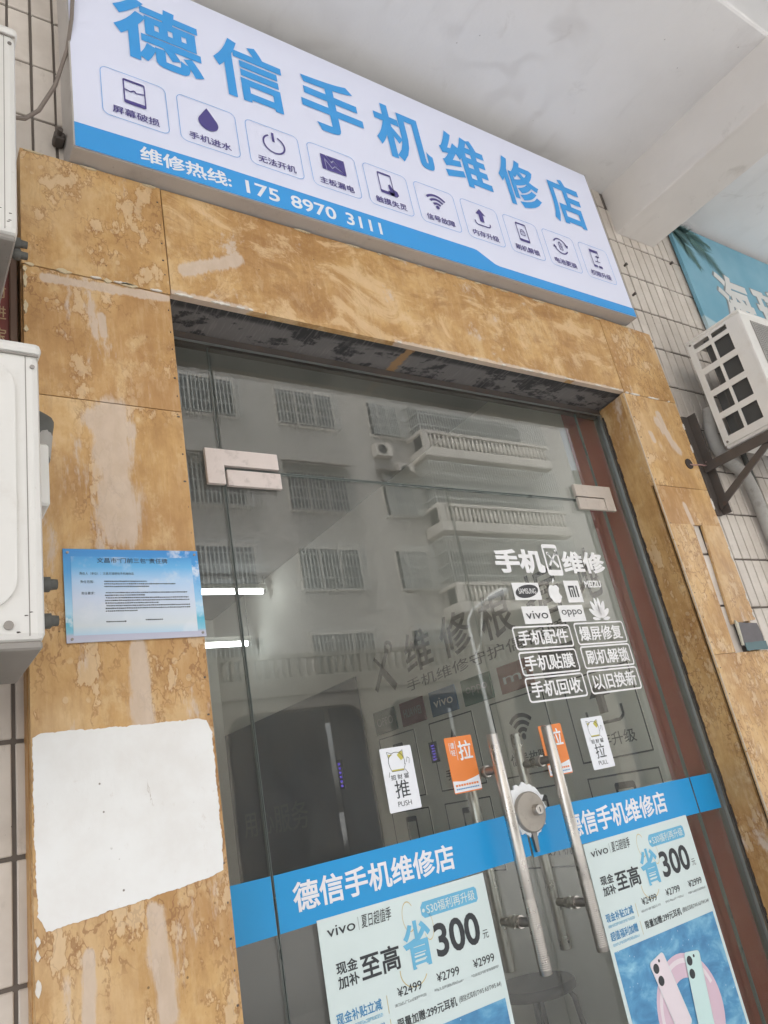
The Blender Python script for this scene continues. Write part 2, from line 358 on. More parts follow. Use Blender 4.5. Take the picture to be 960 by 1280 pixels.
def make_plaster(name, base, stain, amt=.5):
    t = NT(name); a = t.noise(t.P, 1.6, 6, .6); b = t.noise(t.P, 6, 6, .65, .5); f = t.noise(t.P, 55, 4, .6)
    c = t.mix(t.step(a, .38, .68, 0, .55), base, tuple(x*.88 for x in base))
    c = t.mix(t.step(b, .60, .78, 0, amt), c, stain)
    sp = t.math('MULTIPLY', t.step(t.vor(t.vadd(t.P, t.scale(t.noise(t.P, 9, 3, col=True), (.12, .12, .12))), 3.2), .12, .02), t.step(t.noise(t.P, 2.3, 2), .5, .58))
    c = t.mix(t.math('MULTIPLY', sp, .55), c, stain)
    wm = t.math('ABSOLUTE', t.math('SUBTRACT', t.noise(t.P, 1.3, 3, .5, .3), .52)); c = t.mix(t.math('MULTIPLY', t.step(wm, .035, .004), t.step(t.noise(t.P, 1.1, 2), .46, .60, 0, .30)), c, stain)
    trow = t.noise(t.scale(t.P, (1, .25, 1)), 7, 5, .6); c = t.mix(t.step(trow, .56, .72, 0, .18), c, stain)
    pin = t.math('MULTIPLY', t.step(t.vor(t.P, 17), .055, .03), t.step(t.noise(t.P, 4, 2), .54, .6)); c = t.mix(t.math('MULTIPLY', pin, .6), c, (.2, .18, .16))
    return t.bsdf(c, .85, 0, t.bump(t.math('ADD', f, b), .3, .002), .2)
M['plaster'] = make_plaster('painted soffit plaster', (.74, .725, .715), (.47, .44, .42), .6)
M['beam'] = make_plaster('painted concrete beam', (.68, .645, .61), (.42, .385, .35), .6)
M['fascia'] = make_plaster('canopy edge render', (.74, .72, .69), (.50, .47, .43), .3)
M['far_wall'] = make_plaster('far facade render', (.57, .54, .505), (.41, .385, .355), .5)
M['far_light'] = make_plaster('far pale render', (.74, .69, .63), (.52, .47, .42), .4)
M['far_base'] = make_plaster('far shaded base render', (.27, .25, .22), (.17, .155, .135), .6)  # lower storey's shade put into the colour: a darker far render
M['far_dark'] = mat('far dark opening', (.035, .037, .04), .5, var=.3, sc_=1.5)
M['far_glass'] = mat('far window glass', (.06, .07, .08), .12, var=.3, sc_=1.2)
M['far_bar'] = mat('far steel bars', (.62, .63, .61), .5, .2, var=.15, sc_=2)
M['far_awning'] = mat('far awning sheet', (.20, .17, .15), .6, var=.2, sc_=2)
M['far_shop'] = mat('far shutter blue', (.15, .165, .19), .6, var=.5, sc_=.5)
M['lamp_white'] = mat('lamp post white', (.85, .85, .84), .4, var=.05)

def make_tile():
    t = NT('cream glazed tile'); oi = t.n('ShaderNodeObjectInfo'); p = t.P
    k = t.noise(p, 3, 3); c = t.mix(t.step(t.noise(p, 9, 5), .35, .7), (.66, .60, .535), (.55, .49, .43))
    c = t.mix(t.math('MULTIPLY', oi.outputs['Random'], .42), c, (.44, .39, .34))
    dr = t.step(t.noise(t.scale(p, (1, 1, .35)), 22, 5, .7), .60, .72, 0, .35); c = t.mix(dr, c, (.33, .29, .25))
    sp = t.math('MULTIPLY', t.step(t.vor(p, 45), .12, .06), t.step(t.noise(p, 9, 2), .55, .6)); c = t.mix(t.math('MULTIPLY', sp, .8), c, (.13, .11, .09))
    return t.bsdf(c, t.math('ADD', .28, t.math('MULTIPLY', k, .3)), 0, t.bump(t.noise(p, 30, 3), .08, .001), .5)
M['tile'] = make_tile()

def make_glass(name, tint=(.925, .945, .935), dust=.042):
    t = NT(name); inv = t.math('ADD', 1.5, t.math('MULTIPLY', t.geo.outputs['Backfacing'], 1/1.5-1.5))
    fr = t.n('ShaderNodeFresnel'); t.L(inv, fr.inputs['IOR'])
    tr = t.n('ShaderNodeBsdfTransparent'); tr.inputs[0].default_value = (*tint, 1)
    gl = t.n('ShaderNodeBsdfGlossy'); gl.inputs['Roughness'].default_value = 0.0; gl.inputs[0].default_value = (1, 1, 1, 1)
    
    m1 = t.n('ShaderNodeMixShader'); t.L(fr.outputs[0], m1.inputs[0]); t.L(tr.outputs[0], m1.inputs[1]); t.L(gl.outputs[0], m1.inputs[2])
    df = t.n('ShaderNodeBsdfDiffuse'); df.inputs[0].default_value = (.62, .58, .50, 1)
    d = t.step(t.noise(t.scale(t.P, (1, 1, .6)), 5, 7, .7), .3, .8, dust*.5, dust*1.6)
    sp = t.math('MULTIPLY', t.step(t.vor(t.P, 30), .05, .03), .10); d = t.math('ADD', d, sp)
    m2 = t.n('ShaderNodeMixShader'); t.L(d, m2.inputs[0]); t.L(m1.outputs[0], m2.inputs[1]); t.L(df.outputs[0], m2.inputs[2])
    t.L(m2.outputs[0], t.out.inputs['Surface']); return t.m
M['glass'] = make_glass('dusty door glass'); 
M['glass_edge'] = mat('green glass edge', (.13, .155, .145), .3, var=.1, bump=.05)

# ================================================================ SETTING: ground, road, pavements
G_Y = .15                                   # outer face of the glass
def struct(name, b, m_, c=0.0): return tag(box(name, b, m_, None, c), kind='structure')
struct('road', (-300, 300, -400, 300, -.30, -.13), M['asphalt'])
struct('pavement', (-40, 40, -4.2, .03, -.125, 0), M['paver'], .02)
struct('far_pavement', (-60, 80, -19.1, -15.0, -.125, 0), M['paver'], .02)

# ---------------------------------------------------------------- the shop's own building
TW = .06                                    # plane of the tile bed
bld = thing('shop_building', 'cream tiled shop building with white concrete canopy above the doorway', 'building', (0, 0, 0))
box('upper_storey', (-8, 10, -2.2, 9, 4.22, 7.4), M['fascia'], bld)
box('canopy', (-5, 8, -.83, .25, 3.849, 4.218), M['plaster'], bld, .012)
box('beam', (2.826, 3.106, -.828, .058, 3.604, 3.87), M['beam'], bld, .008)
box('added_dark_sheet', (-6, 9, -2.19, -.86, 4.195, 4.217), mat('navy sheet', (.035, .05, .075), .6, var=.15), bld, .002)  # added dark sheet under the overhang; darkens the band mirrored atop the glass
lw = box('wall', (-8, .45, TW+.012, 9, -.1, 4.218), M['inner_wall'], bld)
rw = box('wall', (2.42, 10, TW+.012, 9, -.1, 4.218), M['inner_wall'], bld)
box('wall', (.452, 2.418, 4.4, 9, -.1, 4.218), M['inner_wall'], bld)
box('ceiling_slab', (.452, 2.418, TW+.014, 4.398, 3.02, 4.218), mat('grey ceiling board', (.26, .26, .25), .8, var=.1), bld)
box('floor_slab', (.452, 2.418, .0, 4.398, -.1, .10), M['inner_floor'], bld)
PX, PZ = .0585, .1975
ml = box('mortar_bed', (-8, .44, TW-.002, TW+.0118, -.1, 3.85), M['mortar'], bld)
mr = box('mortar_bed', (2.43, 10, TW-.002, TW+.0118, -.1, 3.85), M['mortar'], bld)
gx, gz = .0036, .0040
tm = MB().box(-(PX/2-gx), PX/2-gx, -.0055, .002, -(PZ/2-gz), PZ/2-gz, c=.0018)
tme = bpy.data.meshes.new('tile'); tme.from_pydata(tm.v, [], tm.f); tme.materials.append(M['tile'])
box('mortar_bed', (2.45, 2.62, .0168, TW-.0022, 1.5, 2.2), M['mortar'], bld)
zt = 3.549
def tile_spots():
    for i in range(-40, 110):
        for j in range(-2, 18):
            yield .291+PX*(i+.5), zt-PZ*(j+.5) 
def shown(x, z):
    if .13 < x < .40 and 2.9 < z < 3.85: return True
    if .10 < x < .27 and .95 < z < 1.72: return True
    if 2.49 < x < 2.60 and 1.55 < z < 2.12: return True
    if 2.66 < x < 3.36 and z > 2.3: return True
    if 2.66 < x < 3.62 and 1.3 < z <= 2.3 and x-2.66 < (2.75-z)*1.05+.1: return True
    if 2.5 < x <= 2.72 and z > 2.9: return True
    return False
nt = 0
stuff_l, stuff_r = MB(), MB()
for x, z in tile_spots():
    if z+PZ/2 > 3.848:
        if z-PZ/2 < 3.84 and (x < .40 or 2.45 < x < 2.83):
            box('tile', (x-PX/2+gx, x+PX/2-gx, TW-.0075, TW, z-PZ/2+gz, 3.8485), M['tile'], ml if x < 1 else mr, .0015) if x > .10 else None
        continue
    if not (x < .40 or x > 2.47): continue
    if shown(x, z) and nt < 295:
        o = bpy.data.objects.new('tile', tme); COL.objects.link(o); o.parent = ml if x < 1 else mr
        sy = -.0415 if (2.49 < x < 2.60 and 1.55 < z < 2.12) else 0.0
        o.location = (x+random.uniform(-.0006, .0006), TW-.002+sy+random.uniform(-.0008, .0004), z+random.uniform(-.0006, .0006)); o.rotation_euler = (random.uniform(-.006, .006), random.uniform(-.003, .003), random.uniform(-.008, .008)); nt += 1
    elif x < .26 or x > 2.70:
        (stuff_l if x < 1 else stuff_r).box(x-PX/2+gx, x+PX/2-gx, TW-.0075, TW, z-PZ/2+gz, z+PZ/2-gz)
tag(stuff_l.build('tile_field', M['tile'], ml), kind='stuff'); tag(stuff_r.build('tile_field', M['tile'], mr), kind='stuff')

# ================================================================ painted board surround of the doorway
cl = thing('door_surround', 'peeling ochre painted board surround framing the glass doorway', 'door surround', (1.48, 0, 0))
def panel(poly, m_='clad', y0=0.0, y1=.02): return MB().prism(poly, y0, y1).build('panel', M[m_], cl)
def rc(x0, x1, z0, z1): return [(x0, z0), (x1, z0), (x1, z1), (x0, z1)]
panel(rc(.250, .5945, 2.629, 2.980)); panel(rc(.253, .5925, 2.2875, 2.6262), y0=.0012); panel(rc(.252, .5925, .02, 2.2845))
panel(rc(.5975, 2.3735, 2.632, 2.978), 'clad_h'); panel([(2.3765, 2.632), (2.700, 2.630), (2.694, 2.966), (2.3765, 2.978)])
panel(rc(2.371, 2.699, 2.236, 2.6285), y0=.0008)
panel(rc(2.371, 2.698, 2.082, 2.2335), y1=.009); panel([(2.371, 1.600), (2.5035, 1.600), (2.519, 2.0815), (2.371, 2.0815)], y1=.009)
panel([(2.545, 1.700), (2.699, 1.712), (2.698, 2.0815), (2.576, 2.0815)], y0=-.001, y1=.009); panel(rc(2.371, 2.705, .02, 1.5985), y1=.009)
# side returns
MB().box(.2502, .262, .0205, TW-.002, .02, 2.979).build('side_board', M['clad'], cl)
MB().box(2.688, 2.698, .0205, TW-.002, .02, 2.964).build('side_board', M['clad'], cl)
def reveal(xa, xb, t_):
    return MB().add([(xa, .0205, .1), (xb, .1495, .1), (xb, .1495, 2.627), (xa, .0205, 2.627), (xa+t_, .0205, .1), (xb+t_, .1495, .1), (xb+t_, .1495, 2.627), (xa+t_, .0205, 2.627)],
                    [(0, 1, 2, 3), (7, 6, 5, 4), (0, 4, 5, 1), (3, 2, 6, 7), (0, 3, 7, 4), (1, 5, 6, 2)]).build('reveal_board', M['clad'], cl)
reveal(2.3712, 2.3915, .012); reveal(.5925, .585, -.012)
MB().box(.60, 2.388, .0205, .1495, 2.6322, 2.645).build('soffit_board', M['soffit'], cl, 'dark soffit with flaking paint')
# raw pale arrises of the boards
e = MB()
z = .1
while z < 2.62:
    h_ = random.choice((.03, .06, .10, .18)); e.box(2.3700-random.random()*.0006, 2.3722, -.0006, .004, z, min(z+h_, 2.625)); z += h_+random.choice((.0, .002, .004, .02))
e.build('worn_edge', mat('bare board edge', (.62, .50, .37), .8, var=.2, sc_=30), cl)
# nail heads
for k in range(34):
    z = 1.0+k*.058+random.uniform(-.015, .015)
    MB().box(.5835+random.uniform(-.003, .003), .5865, -.0012, .001, z, z+.0035).build('nail', M['rust'], cl)
for k in range(16):
    z = 1.2+k*.088
    MB().box(2.382, 2.385, -.0012, .0005, z, z+.004).build('nail', M['rust'], cl)
# whitewashed rectangle
MB().prism(jag([(.270, 1.254), (.30, 1.2555), (.44, 1.2675), (.56, 1.279), (.5825, 1.286), (.5845, 1.30), (.586, 1.42), (.587, 1.545), (.578, 1.566), (.56, 1.571), (.42, 1.571), (.268, 1.5755), (.2545, 1.568), (.2545, 1.42), (.2585, 1.28)], .0026, .0040), -.0022, -.0001).build('paint_patch', M['whitewash'], cl, 'rough white painted rectangle')
def crumbs(x0, z0, x1, z1, wdt, m_, n):
    l = math.hypot(x1-x0, z1-z0); k = 0.0
    while k < 1:
        L_ = random.uniform(.012, .07); a, b = k, min(1, k+L_/l); k = b+random.uniform(.002, .05)/l*(1+random.random()*n)
        dx, dz = (x1-x0)/l, (z1-z0)/l; N = max(3, int((b-a)*l/.005)); up_, dn = [], []
        for q in range(N+1):
            u = a+(b-a)*q/N; e_ = math.sin(math.pi*q/N)**.5 if 0 < q < N else .1; hw = wdt*e_*random.uniform(.35, 1.0)
            up_.append((x0+(x1-x0)*u-dz*hw, z0+(z1-z0)*u+dx*hw)); hw = wdt*e_*random.uniform(.35, 1.0); dn.append((x0+(x1-x0)*u+dz*hw, z0+(z1-z0)*u-dx*hw))
        MB().prism(dn+up_[::-1], -.0035, .0004).build('old_filler', m_, cl)
FL = mat('yellowed filler', (.60, .50, .33), .85, var=.2, sc_=60, bump=.9, bs=160, dirt=.3); FW = mat('white filler', (.70, .66, .60), .85, var=.12, sc_=60, bump=.9, bs=160)
crumbs(.256, 2.628, .592, 2.628, .0075, FL, 1); crumbs(.258, 2.976, .60, 2.976, .004, FL, 2); crumbs(1.0, 2.975, 2.69, 2.968, .0035, FL, 4)
crumbs(.40, 2.630, .590, 2.631, .004, FW, 1); crumbs(.605, 2.634, .86, 2.634, .0045, FW, 0); crumbs(1.3, 2.634, 2.36, 2.634, .0035, FW, 3); crumbs(2.38, 2.629, 2.66, 2.629, .005, FW, 1); crumbs(.2565, 2.44, .2565, 2.62, .006, FL, 0); crumbs(.2565, 1.04, .2565, 1.25, .005, FW, 1); crumbs(2.694, 1.72, 2.696, 2.20, .005, FW, 3); crumbs(2.694, 2.4, 2.694, 2.62, .004, FW, 2)
# hole with a rag of lining in the right-hand pillar
MB().tube([(2.637, .0004, 2.345), (2.637, -.003, 2.345)], .022, 18).build('hole_rim', M['gap'], cl)
b_ = MB()
pp = jag([(2.552, 1.618), (2.69, 1.612), (2.697, 1.655), (2.688, 1.697), (2.56, 1.705)], .004, .012)
b_.prism(pp, -.0075, -.003); b_.build('torn_lining', mat('torn dark lining', (.13, .12, .125), .7, var=.3, sc_=25, bump=.4, dirt=.3), cl)
MB().prism(jag([(2.562, 1.600), (2.70, 1.600), (2.70, 1.630), (2.565, 1.628)], .003, .012), -.010, -.0078).build('torn_lining', mat('faded teal lining', (.10, .16, .17), .7, var=.3, sc_=25, bump=.3), cl)
MB().prism(jag([(2.548, 1.622), (2.558, 1.622), (2.57, 1.702), (2.556, 1.712)], .003, .01), -.009, -.0032).build('torn_lining', mat('pale torn backing', (.50, .47, .38), .8, var=.2, sc_=30), cl)

# ================================================================ glass front
gf = thing('glass_screen', 'fixed clear glass transom and side lights around the double doors', 'glass screen', (1.5, .15, .1))
def pane(name, x0, x1, z0, z1, par, th=.010):
    o = MB().box(x0, x1, G_Y, G_Y+th, z0, z1).build(name, M['glass'], par); return o
XL, XR, XM, ZT = .748, 2.242, 1.496, 2.222
pane('transom_pane', .752, 2.238, ZT+.004, 2.606, gf); pane('side_pane', .603, XL-.003, .11, 2.606, gf); pane('side_pane', XR+.003, 2.386, .11, 2.606, gf)
box('glass_edge', (XL-.003, XL-.002, G_Y, G_Y+.010, .11, 2.60), M['glass_edge'], gf); box('glass_edge', (XR+.002, XR+.003, G_Y, G_Y+.010, .11, 2.60), M['glass_edge'], gf)
box('glass_edge', (.752, 2.238, G_Y+.0005, G_Y+.0095, ZT+.0022, ZT+.004), M['glass_edge'], gf)
box('head_channel', (.60, 2.388, G_Y-.008, G_Y+.03, 2.606, 2.6315), M['rust'], gf, label='rusty brown head channel')
box('head_trim', (.60, 2.388, G_Y-.0105, G_Y-.008, 2.602, 2.608), M['alu'], gf)
box('jamb_channel', (2.386, 2.410, G_Y-.004, G_Y+.03, .10, 2.632), M['alu'], gf); box('jamb_channel', (.585, .603, G_Y-.004, G_Y+.03, .10, 2.632), M['alu'], gf)
box('jamb_trim', (2.374, 2.386, G_Y-.012, G_Y-.0005, .10, 2.606), M['alu'], gf)
s_ = MB()
for k in range(120):
    z = .12+k*.0206; s_.box(2.3865-random.random()*.003, 2.3955, G_Y-.016-random.random()*.005, G_Y-.0042, z, z+.0215)
s_.build('sealant_bead', M['gap'], gf, 'ragged black sealant')
# patch fittings
def fitting(name, pts, m_, par, y0=.012):
    return MB().prism(pts, G_Y-y0, G_Y-.0006).build(name, M[m_], par)
fitting('corner_plate', [(.699, 2.174), (.747, 2.174), (.747, 2.228), (.905, 2.228), (.905, 2.2745), (.699, 2.2745)], 'patch', gf)
fitting('corner_plate', [(2.243, 2.183), (2.292, 2.183), (2.292, 2.2815), (2.094, 2.2795), (2.094, 2.2335), (2.243, 2.2335)], 'patch2', gf)

def door(x0, x1, lab, fx0, fx1, fm, hx):
    d = thing('glass_door', lab, 'door', ((x0+x1)/2, .15, .1), 'pair of glass doors')
    pane('pane', x0, x1, .12, ZT-.0025, d)
    box('glass_edge', (x0, x1, G_Y+.0005, G_Y+.0095, ZT-.0024, ZT-.0006), M['glass_edge'], d)
    for xe in ((x0-.0016,) if x0 < 1 else (x1+.0002,)): box('glass_edge', (xe, xe+.0014, G_Y, G_Y+.010, .12, ZT-.004), M['glass_edge'], d)
    box('hinge_plate', (fx0, fx1, G_Y-.012, G_Y-.0006, 2.171+(.012 if fx0 > 1.5 else 0), 2.2165+(.012 if fx0 > 1.5 else 0)), M[fm], d, .001)
    box('bottom_rail', (x0, x1, G_Y-.012, G_Y+.022, .105, .20), M['steel'], d, .002)
    for yb, nm in ((G_Y-.062, 'outer_handle'), (G_Y+.072, 'inner_handle')):
        z0, z1 = (.893, 1.462); h_ = MB()
        h_.tube([(hx, yb, z0), (hx, yb, z0+.002), (hx, yb, z1-.002), (hx, yb, z1)], [.0135, .0155, .0155, .0135], 20); h_ = h_.build(nm, M['steel'], d)
        g_ = MB()
        for k in range(34): g_.tube([(hx, yb, .905+k*.0046), (hx, yb, .9072+k*.0046)], .0161, 16)
        if nm == 'outer_handle': g_.build('grip_rings', M['steel'], h_)
        for zp in (1.008, 1.372):
            sgn = 1 if yb < G_Y else -1
            MB().tube([(hx, yb+sgn*.008, zp), (hx, yb+sgn*.03, zp), (hx, G_Y-.014 if sgn > 0 else G_Y+.024, zp)], [.009, .0115, .0115], 14).build('handle_post', M['steel_dark'], h_)
            ye = (G_Y-.0142, G_Y-.0006) if sgn > 0 else (G_Y+.0106, G_Y+.0242)
            MB().tube([(hx, ye[0], zp), (hx, ye[1], zp)], .0155, 16).build('handle_collar', M['steel'], h_)
    return d
dl = door(XL+.0025, XM-.003, 'left glass door leaf with blue lettered band and steel bar handle', .7535, .9075, 'patch', 1.396)
dr = door(XM+.003, XR-.0025, 'right glass door leaf with white cut lettering and steel bar handle', 2.0955, 2.2385, 'patch2', 1.602)
YB = G_Y-.0008
# blue bands
def bnd(par, a, b, za, zb, ta, tb): return MB().prism([(a, za), (b, zb), (b, tb), (a, ta)], YB-.0004, YB+.0002).build('blue_band', M['band_blue'], par)
bnd(gf, .604, XL-.004, 1.131, 1.1325, 1.246, 1.246); bl = bnd(dl, XL+.003, XM-.0035, 1.1325, 1.1445, 1.2455, 1.2555)
bnd(gf, XR+.004, 2.36, 1.129, 1.126, 1.238, 1.235); br_ = bnd(dr, XM+.0035, XR-.003, 1.139, 1.1295, 1.253, 1.238)
pf = front(YB-.0010)
text('德信手机维修店', (.790, 1.1625, 1.238, 1.2225), pf, M['band_letter'], bl, .045)
text('德信手机维修店', (1.640, 1.156, 2.092, 1.2205), pf, M['band_letter'], br_, .045)
# lock with torn white foam round it
lk = thing('door_lock', 'round steel door lock ringed by torn white foam between the door handles', 'lock', (1.512, .15, 1.25))
rough = [(1.512+(.062+random.uniform(-.008, .009)+(.010 if 20 < a_ < 170 else 0))*math.cos(R(a_)), 1.252+(.060+random.uniform(-.006, .006)+(.012 if 40 < a_ < 150 else 0))*math.sin(R(a_))) for a_ in range(0, 360, 6)]
MB().prism(rough, G_Y-.008, G_Y-.0028).build('foam_ring', mat('torn white foam', (.85, .87, .88), .9, var=.1, sc_=50, bump=.8, bs=150), lk)
MB().tube([(1.512, G_Y-.0082, 1.25), (1.512, G_Y-.019, 1.25), (1.512, G_Y-.021, 1.25)], [.052, .052, .049], 40).build('lock_plate', mat('worn lock plate', (.42, .385, .34), .5, .6, var=.15, sc_=30, bump=.2, dirt=.2), lk)
MB().tube([(1.527, G_Y-.021, 1.252), (1.527, G_Y-.036, 1.252), (1.527, G_Y-.038, 1.252)], [.0145, .0145, .0125], 24).build('key_cylinder', M['steel'], lk)
box('key_slot', (1.5258, 1.5282, G_Y-.0388, G_Y-.0378, 1.246, 1.258), M['black'], lk)
MB().prism([(1.507, 1.150), (1.515, 1.150), (1.521, 1.200), (1.503, 1.200)], G_Y-.012, G_Y-.003).build('latch_tongue', M['steel_dark'], lk)

# ---------------------------------------------------------------- white cut lettering on the right-hand door
dc = thing('window_lettering', 'white cut film lettering with phone logos on the right glass door', 'lettering', (1.88, .149, 1.54))
pv = front(G_Y-.0012)
text('手机', (1.625, 1.9385, 1.842, 2.022), pv, M['vinyl'], dc, .085); text('维修', (1.930, 1.940, 2.146, 2.020), pv, M['vinyl'], dc, .070)
d = D2(pv); x0, x1, z0, z1 = 1.850, 1.922, 1.932, 2.043
d.ring(d.rpts(x0, z0, x1, z1, .010), d.rpts(x0+.0075, z0+.020, x1-.0075, z1-.014, .0015))
d.line([(1.868, 1.968), (1.906, 2.010)], .008); d.line([(1.870, 2.012), (1.888, 1.986)], .005); d.line([(1.888, 1.986), (1.908, 1.962)], .011)
d.arc(1.910, 2.013, .011, .006, -150, 110, 10); d.disc(1.870, 2.010, .006)
d.build('phone_symbol', M['vinyl'], dc)
def knock(x0, z0, x1, z1, body, bold, m1='vinyl', pad=.01, shear=0, m2=None):
    a = D2(pv).rect(x0, z0, x1, z1).build('logo_plate', M[m1], dc)
    text(body, (x0+pad, z0+pad*1.4, x1-pad, z1-pad*1.4), front(G_Y-.0022), M[m2 or 'wall_ink'], a, bold, 'logo_lettering', shear=shear, res=6); return a
a = D2(pv).rect(1.671, 1.850, 1.789, 1.907).build('logo_plate', M['vinyl'], dc)
ov = D2(front(G_Y-.0018)); cs, sn = math.cos(R(9)), math.sin(R(9)); ov.poly([(1.730+.052*math.cos(q)*cs-.021*math.sin(q)*sn, 1.8785+.052*math.cos(q)*sn+.021*math.sin(q)*cs) for q in [2*math.pi*k/32 for k in range(32)]]).build('logo_oval', M['wall_ink'], a)
text('SAMSUNG', (1.692, 1.870, 1.769, 1.888), front(G_Y-.0025), M['vinyl'], a, .02, 'logo_lettering')
# bitten apple with a leaf
ap = D2(pv); cx, cz = 1.856, 1.869; prof = []
for k in range(60):
    q = 2*math.pi*k/60; rx = .030*(1-.10*math.cos(q*2)*.3); x_ = rx*math.cos(q); z_ = .034*math.sin(q)
    z_ -= .006*math.exp(-(x_/.010)**2) if z_ > 0 else -.004*math.exp(-(x_/.009)**2)
    bx_, bz_, br2 = .034, .006, .015
    dd = math.hypot(x_-bx_, z_-bz_)
    if dd < br2: x_, z_ = bx_-br2*math.cos(math.asin(max(-1, min(1, (z_-bz_)/br2)))), z_
    prof.append((cx+x_*(1-.12*(z_ < -.015)), cz+z_))
ap.poly(prof); ap.poly([(cx-.001, cz+.036), (cx+.002, cz+.047), (cx+.011, cz+.056), (cx+.010, cz+.046), (cx+.005, cz+.039)])
ap.build('fruit_logo', M['vinyl'], dc)
a = D2(pv).rect(1.908, 1.838, 1.982, 1.914).build('logo_plate', M['vinyl'], dc)
k_ = D2(front(G_Y-.0018)); k_.rect(1.924, 1.856, 1.931, 1.896); k_.rect(1.931, 1.889, 1.946, 1.896); k_.rect(1.946, 1.856, 1.953, 1.896); k_.rect(1.9355, 1.856, 1.9415, 1.883); k_.rect(1.960, 1.856, 1.967, 1.896); k_.build('logo_lettering', M['wall_ink'], a)
text('MEIZU', (2.010, 1.889, 2.094, 1.914), pv, M['vinyl'], dc, .07, 'logo_lettering')
knock(1.687, 1.772, 1.806, 1.829, 'vivo', .005, pad=.011); knock(1.850, 1.774, 1.968, 1.829, 'oppo', -.004, pad=.011)
fl = D2(pv); cx, cz = 2.046, 1.776
for an, ln, wd in ((8, .038, .013), (38, .055, .019), (63, .066, .021), (83, .071, .0175), (97, .071, .0175), (117, .066, .021), (142, .055, .019), (172, .038, .013)):
    q = R(an); ux, uz = math.cos(q), math.sin(q); px_, pz_ = -uz, ux; P_ = []
    for k in range(15):
        t_ = k/14; hw = wd/2*math.sin(math.pi*min(1, t_*.93+.02))**.8*(.55+.6*t_); P_.append((t_, hw))
    fl.poly([(cx+ux*(.006+ln*a)+px_*h_, cz+uz*(.006+ln*a)+pz_*h_) for a, h_ in P_]+[(cx+ux*(.006+ln*a)-px_*h_, cz+uz*(.006+ln*a)-pz_*h_) for a, h_ in P_[::-1]])
fl.build('petal_logo', M['vinyl'], dc)
for (x0, z0, x1, z1), body in (((1.624, 1.692, 1.879, 1.766), '手机配件'), ((1.899, 1.694, 2.146, 1.769), '爆屏修复'), ((1.624, 1.613, 1.877, 1.687), '手机贴膜'), ((1.899, 1.616, 2.146, 1.691), '刷机解锁'), ((1.624, 1.534, 1.879, 1.609), '手机回收'), ((1.898, 1.536, 2.147, 1.612), '以旧换新')):
    f_ = D2(pv).rframe(x0, z0, x1, z1, .012, .0055).build('lettering_frame', M['vinyl'], dc)
    text(body, (x0+.018, z0+.013, x1-.018, z1-.013), pv, M['vinyl'], f_, .042)

# ---------------------------------------------------------------- stickers by the handles
def sticker(x0, z0, x1, z1, lab, face, back):
    t_ = thing('door_sticker', lab, 'sticker', ((x0+x1)/2, .149, z0), 'push and pull stickers')
    MB().prism(D2(None).rpts(x0, z0, x1, z1, .004), G_Y-.0018, G_Y-.0008).build('sheet', M[face], t_)
    return t_
ps_ = front(G_Y-.0023)
def cat_art(t_, x0, z1):        # plain round cat doodle
    d = D2(ps_); cx, cz = x0+.045, z1-.036
    d.arc(cx, cz, .024, .0014, -20, 200, 18, 1.05); d.line([(cx-.024, cz-.008), (cx-.018, cz-.022), (cx+.018, cz-.022), (cx+.026, cz-.006)], .0012)
    d.line([(cx-.022, cz+.008), (cx-.026, cz+.026), (cx-.012, cz+.021)], .0012); d.line([(cx+.012, cz+.021), (cx+.023, cz+.027), (cx+.023, cz+.008)], .0012)
    d.line([(cx+.030, cz-.004), (cx+.034, cz+.008), (cx+.040, cz+.004), (cx+.037, cz-.008)], .0011); d.line([(cx-.026, cz-.022), (cx-.030, cz-.034)], .0012); d.line([(cx+.022, cz-.02), (cx+.030, cz-.032)], .0012)
    d.build('doodle', M['ink'], t_)
    y_ = D2(front(G_Y-.0020)); y_.poly([(cx+.004, cz+.016), (cx+.014, cz+.024), (cx+.022, cz+.024), (cx+.022, cz+.006), (cx+.014, cz+.002)]); y_.line([(cx-.018, cz-.020), (cx+.018, cz-.020)], .004); y_.poly([(cx-.022, cz+.012), (cx-.022, cz+.020), (cx-.010, cz+.018)])
    y_.build('doodle_patch', mat('doodle yellow', (.55, .50, .10), .5), t_)
    text('招财猫', (x0+.020, z1-.078, x0+.074, z1-.066), ps_, M['ink'], t_, .015, spacing=1.5)
for x0, z0, ch, en, lab in ((1.074, 1.3185, '推', 'PUSH', 'white push sticker with cat doodle on the left glass door'), (1.814, 1.3185, '拉', 'PULL', 'white pull sticker with cat doodle on the right glass door')):
    t_ = sticker(x0, z0, x0+.096, z0+.152, lab, 'sticker_white', None); cat_art(t_, x0, z0+.152)
    text(ch, (x0+.026, z0+.030, x0+.070, z0+.072), ps_, M['ink'], t_, .004); text(en, (x0+.027, z0+.011, x0+.068, z0+.023), ps_, M['ink'], t_, -.004)
